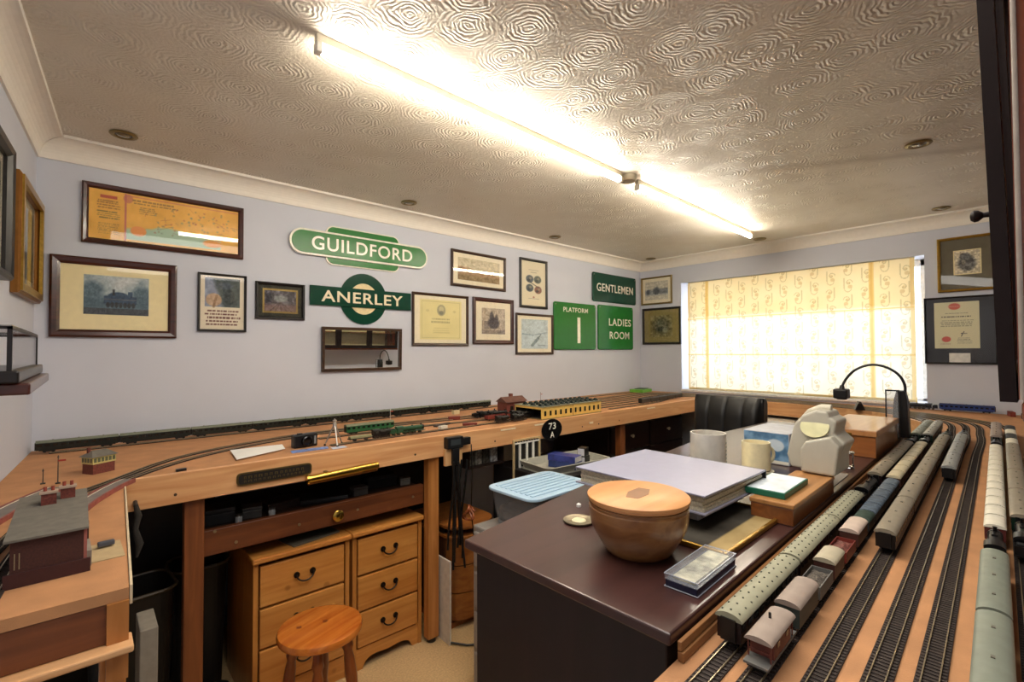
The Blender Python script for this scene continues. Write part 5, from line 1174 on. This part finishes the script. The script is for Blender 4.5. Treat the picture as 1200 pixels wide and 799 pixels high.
# clear model case
t = thing('clear_model_case', 'clear topped navy presentation case on the desk corner', 'case', (.935, -2.472, DZ), .05)
G().box(-.076, -.026, 0, .076, .026, .012).obj('navy_base', M('case navy', '1a1c34', .3), t, bevel=.001)
G().box(-.066, -.018, .0122, .07, .018, .0165).obj('label_card', M('case card', 'c9c2a4', .6, noise=.5, nscale=40), t)
G().box(-.077, -.027, .0121, .077, .027, .0215).obj('clear_cover', PLASTIC_CLEAR('acrylic', 'dfe4ea', .18, .1), t, bevel=.001)
g = G()
for z_ in (0.0005, .0205): 
    for a in ((-.0775,-.0275,.0775,-.0265),(-.0775,.0265,.0775,.0275),(-.0775,-.0265,-.0765,.0265),(.0765,-.0265,.0775,.0265)): g.box(a[0], a[1], z_, a[2], a[3], z_+.0012)
g.obj('edges', M('acrylic edge', 'b8bcc8', .15), t)
# framed picture lying flat under the boxes
t = thing('flat_picture_frame', 'gold edged dark picture frame lying flat under the binder stack', 'picture frame', (1.185, -2.375, DZ), .02)
g = G(); a_, b_ = .16, .095
for q in ((-a_,-b_,a_,-b_+.008),(-a_,b_-.008,a_,b_),(-a_,-b_+.008,-a_+.008,b_-.008),(a_-.008,-b_+.008,a_,b_-.008)): g.box(q[0], q[1], 0, q[2], q[3], .010)
g.obj('frame', goldf, t, bevel=.002)
c = Canvas(60, 36, '3a352c'); c.rect(0, 0, 1, .22, 'a58d5c'); c.speck(.12, 8, 3); c.obj((a_-.008)*2, (b_-.008)*2, t, 'print', y=.006, horizontal=True)
G().box(-a_+.008, -b_+.008, 0.0005, a_-.008, b_-.008, .005).obj('backing', M('frame backing', '5c4a38', .8), t)
# stack under the binder
t = thing('grey_document_box', 'grey document box under the ring binder', 'box', (1.26, -2.215, DZ+.0105))
G().box(-.115, -.145, 0, .115, .145, .030).obj('carton', M('document box grey', '8f8d92', .6), t, bevel=.002); G().box(-.10, -.1455, .004, .10, -.1449, .026).obj('label', M('document label', '5e5c60', .6), t)
t = thing('ring_binder', 'large lavender grey ring binder on top of the stack', 'binder', (1.257, -2.228, DZ+.041))
bm = M('lavender cover', '9a9aae', .35, noise=.03); pg = M('binder pages', 'c9c0a8', .8, noise=.2, nscale=200)
G().box(-.158, -.170, 0, .158, .170, .003).obj('bottom_cover', bm, t); G().box(-.158, -.170, .036, .158, .170, .040).obj('top_cover', bm, t, bevel=.001)
G().box(.158, -.170, 0, .161, .170, .040).obj('spine', M('binder spine black', '1d1d20', .4), t)
for k in range(5): G().box(-.150+.002*(k % 2), -.164+.002*(k % 3), .0035+.0064*k, .150, .160, .0095+.0064*k).obj('page_block', pg, t)
# pine box with notebook
t = thing('shallow_wooden_box', 'shallow varnished wooden box along the desk edge under the green notebook', 'box', (1.455, -2.450, DZ), .035)
G().box(-.17, -.043, 0, .17, .043, .036).obj('carcass', WOOD('box mahogany', '6d3a1a', '8f5528', 0, .3, coat=.3), t, bevel=.002); G().box(-.172, -.045, .0362, .172, .045, .046).obj('lid', WOOD('box lid', '9a6a3c', 'b88450', 0, .35), t, bevel=.002)
t = thing('green_notebook', 'green edged notebook with a white printed cover', 'notebook', (1.40, -2.437, DZ+.0465), .04)
G().box(-.09, -.034, 0, .09, .050, .013).obj('block', M('notebook green', '14664e', .4), t, bevel=.001); G().box(-.085, -.031, .0132, .085, .046, .0138).obj('cover', M('notebook cover', 'dfe9ee', .4, noise=.15, nscale=25), t)
# mugs
def mug(label, x, y, z, r, h_, col, lines=False):
    t = thing('mug', label, 'mug', (x, y, z), 0)
    G().lathe([(r*.9, 0), (r, .004), (r, h_), (r-.004, h_), (r-.004, .006), (.001, .006)], n=36).obj('cup', col, t, smooth=True)
    pts = [(r-.002+.026*math.sin(a), 0, h_*.5+h_*.30*math.cos(a)) for a in np.linspace(0, PI, 12)]
    G().tube(pts, .005, 8).obj('handle', col, t, smooth=True)
    if lines:
        for k in range(6):
            z0 = h_*.25+.011*k; n = 8; vs = []; a0, a1 = -2.35-.0, -1.55-.05*(k % 3)
            for i in range(n+1):
                a = a0+(a1-a0)*i/n; vs += [(math.cos(a)*(r+.0003), math.sin(a)*(r+.0003), z0), (math.cos(a)*(r+.0003), math.sin(a)*(r+.0003), z0+.005)]
            G().add(vs, [(2*i, 2*i+2, 2*i+3, 2*i+1) for i in range(n)]).obj('printed_line', M('mug print', '4f6a70', .4), t)
    return t
tr_ = tag(G().box(1.475, -2.29+.04, 0, 1.68, -2.12, .018).obj('cream_tray', M('cream plastic tray', 'e0d6b4', .5), bevel=.004), 'flat cream tray under the tall grey mug', 'tray'); tr_.location = (0, 0, DZ)
mug('large grey white mug with rows of printed lines', 1.553, -2.186, DZ+.0185, .050, .112, M('mug grey white', 'cfcabf', .3), True).rotation_euler = (0, 0, .9)
mug('smaller cream mug beside the printed mug', 1.735, -2.252, DZ+.003, .041, .086, M('mug cream', 'ece0b8', .3)).rotation_euler = (0, 0, -.5)
o = G().lathe([(.05, 0), (.05, .0025), (.001, .0025)], n=24).obj('coaster', M('coaster cream', 'd8ccb0', .5, noise=.4, nscale=60)); o.location = (1.735, -2.252, DZ); tag(o, 'round patterned coaster under the cream mug', 'coaster')
# moulded grey appliance
def PY(px, py): return (-2.373-.00203*(px-920), 1.09+.0024*(556-py))
out = [PY(*q) for q in [(983,554),(983,535),(990,520),(978,511),(981,497),(973,493),(970,487),(957,486),(941,493),(931,503),(926,519),(921,540),(926,554)]]
t = thing('moulded_appliance', 'grey beige moulded plastic desk appliance with an oval top', 'appliance', (0, 0, 0))
gm_ = M('appliance plastic', 'b9b4a4', .4, noise=.03)
G().prism([(y+.004, z) for y, z in out][::-1], 1.64, 1.74, 'x').obj('shell', gm_, t, bevel=.006, seg=3)
G().prism([(y+.004, z) for y, z in [PY(*q) for q in [(944,554),(944,528),(950,520),(978,512),(988,522),(983,554)]]][::-1], 1.60, 1.6398, 'x').obj('front_housing', gm_, t, bevel=.006, seg=3)
o = G().lathe([(.001, .0), (.030, .0), (.030, .003), (.001, .004)], (0, 0, 0), 28).obj('oval_top', M('oval cream green', 'd0cc9c', .4), t); o.location = (1.6385, -2.442, 1.213); o.scale = (1, 1.15, .9); o.rotation_euler = (0, -1.15, .0)
pts = [(1.70, y+.004, z+.004) for y, z in [PY(*q) for q in [(930,520),(934,503),(943,493),(957,487),(968,487)]]]
G().tube(smoothpath(pts, .01) if False else pts, .011, 10).obj('carry_handle', M('appliance plastic light', 'c4bda8', .4), t, smooth=True)
# cream and blue carton
t = thing('patterned_carton', 'white topped carton with a blue printed front behind the cream mug', 'box', (1.97, -2.235, DZ), -PI/2+.0)
G().box(-.072, -.11, 0, .072, .11, .104).obj('carton', M('carton white', 'b9bcc4', .5), t, bevel=.002)
c = Canvas(60, 46, '5f86a8'); c.speck(.25, 10, 3); c.ell(.25, .35, .14, .2, 'e0e4e6'); c.ell(.25, .35, .07, .1, '2b3038'); c.ell(.7, .6, .2, .2, 'd8dee2', .8); c.ell(.65, .3, .15, .14, '3c6a94', .9); c.rect(0, 0, 1, .1, 'e3e0d0'); c.obj(.138, .098, t, 'print', y=-.1105, cz=.052)
o = G().prism([(1.67, -2.470), (1.88, -2.462), (1.88, -2.385), (1.67, -2.392)], DZ, DZ+.0015).obj('grey_sheet', M('grey sheet', '8b8784', .5)); tag(o, 'grey sheet of card on the desk edge right of the moulded appliance', 'card')
# chrome wire stand
t = thing('wire_stand', 'small chrome wire letter stand before the brown box', 'stand', (1.96, -2.440, DZ))
chrome = M('chrome', 'c9c9c6', .12, 1.0)
for z_ in (.006, .052): 
    P = stadium(.09, .032, .014, 5); G().tube([(p[1], p[0]*.36, z_) for p in P]+[(P[0][1], P[0][0]*.36, z_)], .003, 8).obj('wire_loop', chrome, t, smooth=True)
for y in (-.012, .012): G().cyl((.012, y, .003), (.012, y, .055), .0025, n=8).obj('upright', chrome, t)
# brown box
t = thing('brown_wooden_box', 'large varnished brown wooden box with a glossy lid near the lamp', 'box', (0, 0, 0))
bx_ = WOOD('brown box wood', '8a4f22', 'a5662e', 1, .3, coat=.5); bxl = WOOD('brown box lid', 'a8703e', 'ba8450', 0, .32, coat=.3)
G().prism([(2.20, -2.468), (2.66, -2.452), (2.66, -2.285), (2.20, -2.30)], DZ, 1.118).obj('carcass', bx_, t, bevel=.002)
G().prism([(2.193, -2.472), (2.668, -2.456), (2.668, -2.28), (2.193, -2.295)], 1.1185, 1.140).obj('lid', bxl, t, bevel=.003)
G().box(2.188, -2.40, 1.108, 2.1925, -2.375, 1.128).obj('clasp', brass, t)
# gooseneck lamp
t = thing('desk_lamp', 'black gooseneck desk lamp arching over the brown box', 'lamp', (2.79, -2.475+.03, DZ))
lb_ = M('lamp black', '0b0b0c', .35)
G().prism([(-.03, 0), (.03, 0), (.022, .16), (.012, .20), (-.016, .20), (-.024, .16)], -.022, .022, 'x').obj('base', lb_, t, bevel=.004)
pts = smoothpath([(0, -.014, .18), (0, -.012, .225), (0, .010, .270), (0, .055, .302), (0, .110, .308), (0, .165, .282), (0, .200, .235), (0, .212, .195)], .008) if False else None
P2 = smoothpath([(-.014, .18), (-.014, .225), (.008, .270), (.055, .302), (.110, .308), (.165, .282), (.200, .238), (.214, .205)], .012)
G().tube([(0, a, b_) for a, b_ in P2], .0055, 10).obj('gooseneck', lb_, t, smooth=True)
G().box(-.03, .188, .150, .03, .245, .196).obj('lamp_head', lb_, t, bevel=.008, seg=3); G().cyl((0, .216, .1495), (0, .216, .146), .020, n=18).obj('lens', M('lamp lens', '4c4c4a', .1), t); G().cyl((0, .214, .196), (0, .214, .212), .012, .008, n=14).obj('neck_collar', lb_, t)
t = thing('small_acrylic_frame', 'small upright clear frame with dark edges left of the lamp base', 'frame', (2.735, -2.425, DZ+.0), -PI/2)
g = G().box(-.024, -.004, 0, -.020, .004, .205); g.box(.020, -.004, 0, .024, .004, .205); g.box(-.02, -.004, 0, .02, .004, .006); g.box(-.02, -.004, .199, .02, .004, .205); g.obj('edges', dark, t)
G().box(-.0195, -.001, .0065, .0195, .001, .1985).obj('pane', PLASTIC_CLEAR('acrylic', 'dfe4ea', .18, .1), t)
t = thing('black_clip', 'small black bulldog clip standing on the fascia under the lamp head', 'clip', (4.17, -2.0, H+.002), .4)
G().prism([(-.03, 0), (.03, 0), (.012, .045), (-.012, .045)], -.03, .03, 'x').obj('jaw', blk, t, bevel=.002); G().cyl((-.03, 0, .05), (.03, 0, .05), .009, n=12).obj('pivot', steel, t)
# leather chair
t = thing('office_chair', 'black leather office chair with padded channels at the far end of the desk', 'chair', (2.80, -1.585, 0), 0)
lea = M('black leather', '0b0b0b', .42, noise=.1, bump=.15, bscale=160)
wch = .42; nch = 4
vs = []; fs = []; nu, nv = 41, 24
for j in range(nv):
    v = j/(nv-1); z = .50+.645*v
    for i in range(nu):
        u = i/(nu-1); y = (u-.5)*wch*(1-.04*v); ch = abs(math.sin(PI*u*nch))**.22; edge = min(1, u*12, (1-u)*12)**.5*min(1, (1-v)*7)**.5
        vs.append((.20+.05*v-.010*ch*edge-.035*edge, y, z-(1-edge)*.0))
for j in range(nv-1):
    for i in range(nu-1): a = j*nu+i; fs.append((a, a+nu, a+nu+1, a+1))
G().add(vs, fs).obj('backrest_padding', lea, t, smooth=True)
G().prism([(.20, .49), (.275, .49), (.315, .9), (.325, 1.13), (.30, 1.148), (.25, 1.15), (.235, 1.11), (.215, .8)], -.0, .001, 'x') if False else None
g = G(); P = [(.198, .49), (.262, .49), (.30, .85), (.312, 1.11), (.295, 1.145), (.252, 1.147), (.240, 1.12), (.222, .8)]
g.add([(x, -wch/2*.985, z) for x, z in P]+[(x, wch/2*.985, z) for x, z in P], [tuple(range(8))]+[tuple(range(15, 7, -1))]+[(i+8, (i+1) % 8+8, (i+1) % 8, i) for i in range(8)]).obj('backrest_shell', lea, t, bevel=.012, seg=3)
G().prism(rrect(.46, .46, .08), .43, .50).obj('seat', lea, t, bevel=.02, seg=3).location = (-.02, 0, 0)
for s in (-1, 1): G().box(-.18, s*.25-.025, .64, .16, s*.25+.025, .67).obj('armrest', lea, t, bevel=.01); G().box(-.02, s*.25-.012, .44, .02, s*.25+.012, .64).obj('arm_support', dark, t)
G().cyl((-.02, 0, .10), (-.02, 0, .43), .025, n=16).obj('gas_column', dark, t)
for k in range(5):
    a = k*2*PI/5; G().tube([(-.02, 0, .10), (-.02+.14*math.cos(a), .14*math.sin(a), .095), (-.02+.27*math.cos(a), .27*math.sin(a), .07)], [.025, .02, .015], 8).obj('base_arm', dark, t, smooth=True)
    G().cyl((-.02+.27*math.cos(a)-.012*math.sin(a), .27*math.sin(a)+.012*math.cos(a), .027), (-.02+.27*math.cos(a)+.012*math.sin(a), .27*math.sin(a)-.012*math.cos(a), .027), .027, n=14).obj('castor', dark, t)
o = tag(G().box(4.05, -1.85, 0, 4.5, -1.0, .86).obj('dark_filler', M('black cabinet', '131010', .5), bevel=.004), 'dark cupboard added to darken the space under the window table behind the chair', 'filler')  # added black block, makes the gap below the window table dark
o = tag(G().box(4.03, -1.62, .862, 4.4, -1.10, .878).obj('white_shelf_board', M('white board', 'cfc9bd', .5)), 'white board lying on the dark cupboard under the window fascia', 'board')

# ------------------------------------------------------------------ wall cabinet on the near wall (its end and open door seen at the right edge)
mh_ = WOOD('glossy mahogany', '5a2412', '86401f', 2, .18, coat=.6); dkd = M('dark door edge', '1c0f0d', .5, spec=.2)
t = thing('display_cabinet', 'dark mahogany wall display cabinet with glazed doors at the right edge', 'cabinet', (0, 0, 0))
CX0, CX1, CZ0, CZ1 = .86, 3.22, 1.37, 2.24; CY0, CY1 = YF+.002, -2.8415
G().box(CX0, CY0, CZ0, CX0+.02, CY1, CZ1).obj('side_panel', mh_, t); G().box(CX1-.02, CY0, CZ0, CX1, CY1, CZ1).obj('side_panel', mh_, t)
G().box(CX0+.02, CY0, CZ1-.02, CX1-.02, CY1, CZ1).obj('top_panel', mh_, t); G().box(CX0+.02, CY0, CZ0, CX1-.02, CY1, CZ0+.025).obj('bottom_panel', mh_, t)
G().box(CX0+.02, CY0, CZ0+.025, CX1-.02, CY0+.006, CZ1-.02).obj('back_panel', M('cabinet back cream', 'e6d9a8', .7), t)
for z_ in (1.56, 1.75, 1.94): G().box(CX0+.02, CY0+.007, z_, CX1-.02, CY1-.02, z_+.008).obj('shelf', mh_, t)
nd = 6; dw = (CX1-CX0)/nd
# the doors lean very slightly out at the top
for k in range(nd):
    x0 = CX0+k*dw+.001; x1 = x0+dw-.002; y0 = CY1+.001; y1 = CY1+.0135; L_ = .020
    d = G(); fr = .035
    def lean(g_): g_.v = [(x, y+L_*(z-CZ0)/(CZ1-CZ0), z) for x, y, z in g_.v]; return g_
    d.box(x0, y0, CZ0-.003, x0+fr, y1, CZ1); d.box(x1-fr, y0, CZ0-.003, x1, y1, CZ1); d.box(x0+fr, y0, CZ0-.003, x1-fr, y1, CZ0+fr); d.box(x0+fr, y0, CZ1-fr, x1-fr, y1, CZ1)
    do = lean(d).obj('door', dkd, t)
    lean(G().box(x0+fr, y0+.004, CZ0+fr, x1-fr, y0+.007, CZ1-fr)).obj('pane', GLASS('cabinet glass', gloss=.07), do)
    o = G().lathe([(.003, 0), (.0028, .005), (.006, .009), (.0065, .012), (.004, .015), (.001, .0155)], (0, 0, 0), 16, 'y').obj('knob', dkd, do, smooth=True); o.rotation_euler = (0, 0, PI); o.location = (x0+.018, y1+L_*.22, 1.564)
g = G().box(CX0-.012, CY0, CZ0-.022, CX1+.012, CY1-.002, CZ0-.0005); g.obj('base_moulding', mh_, t, bevel=.004)
g = G().box(CX0-.012, CY0, CZ1+.0005, CX1+.012, CY1+.03, CZ1+.025); g.obj('cornice_moulding', mh_, t, bevel=.004)
G().cyl((CX0-.0023, CY1-.003, CZ0), (CX0-.0023, CY1-.003, CZ1), .0022, n=12).obj('corner_bead', M('pale bead', 'a89c90', .25), t, smooth=True)

# ------------------------------------------------------------------ display case on the left wall
t = thing('glass_display_case', 'small glazed display case holding a model engine on the left wall', 'display case', (0, 0, 0))
ebony = M('ebonised wood', '160f0d', .3); 
x0, x1, y0, y1, z0, z1 = -.075, .088, -1.78, -1.22, 1.392, 1.462
x0 = xl(-1.78)+.004
g = G()
for x in (x0+.012, x1-.012):
    for y in (y0+.012, y1-.012): g.box(x-.003, y-.003, z0, x+.003, y+.003, z1)
for z_ in (z1-.004,): g.box(x0+.009, y0+.009, z_, x1-.009, y0+.014, z_+.005); g.box(x0+.009, y1-.014, z_, x1-.009, y1-.009, z_+.005); g.box(x1-.014, y0+.014, z_, x1-.009, y1-.014, z_+.005); g.box(x0+.009, y0+.014, z_, x0+.014, y1-.014, z_+.005)
g.obj('frame', ebony, t)
G().box(x0+.014, y0+.0105, z0+.0006, x1-.014, y0+.012, z1-.0045).obj('pane', GLASS(gloss=.07), t); G().box(x1-.012, y0+.016, z0+.0006, x1-.0105, y1-.016, z1-.0045).obj('pane', GLASS(gloss=.07), t)
G().box(x0+.01, y0+.01, z1+.0012, x1-.01, y1-.01, z1+.0028).obj('pane', GLASS(gloss=.07), t)
G().box(x0, y0, z0-.020, x1, y1, z0).obj('base', ebony, t, bevel=.003)
G().box(x0-.001, y0+.015, z0-.0395, x1+.012, y1-.03, z0-.0205).obj('bracket_shelf', mahog, t, bevel=.003)
ml = mk_loco(.20, M('grey green engine', '4a5048', .5), True); ml.location = (.012, -1.60, z0+.0003); ml.rotation_euler = (0, 0, -PI/2); ml['label'] = 'grey green model engine inside the glass display case'
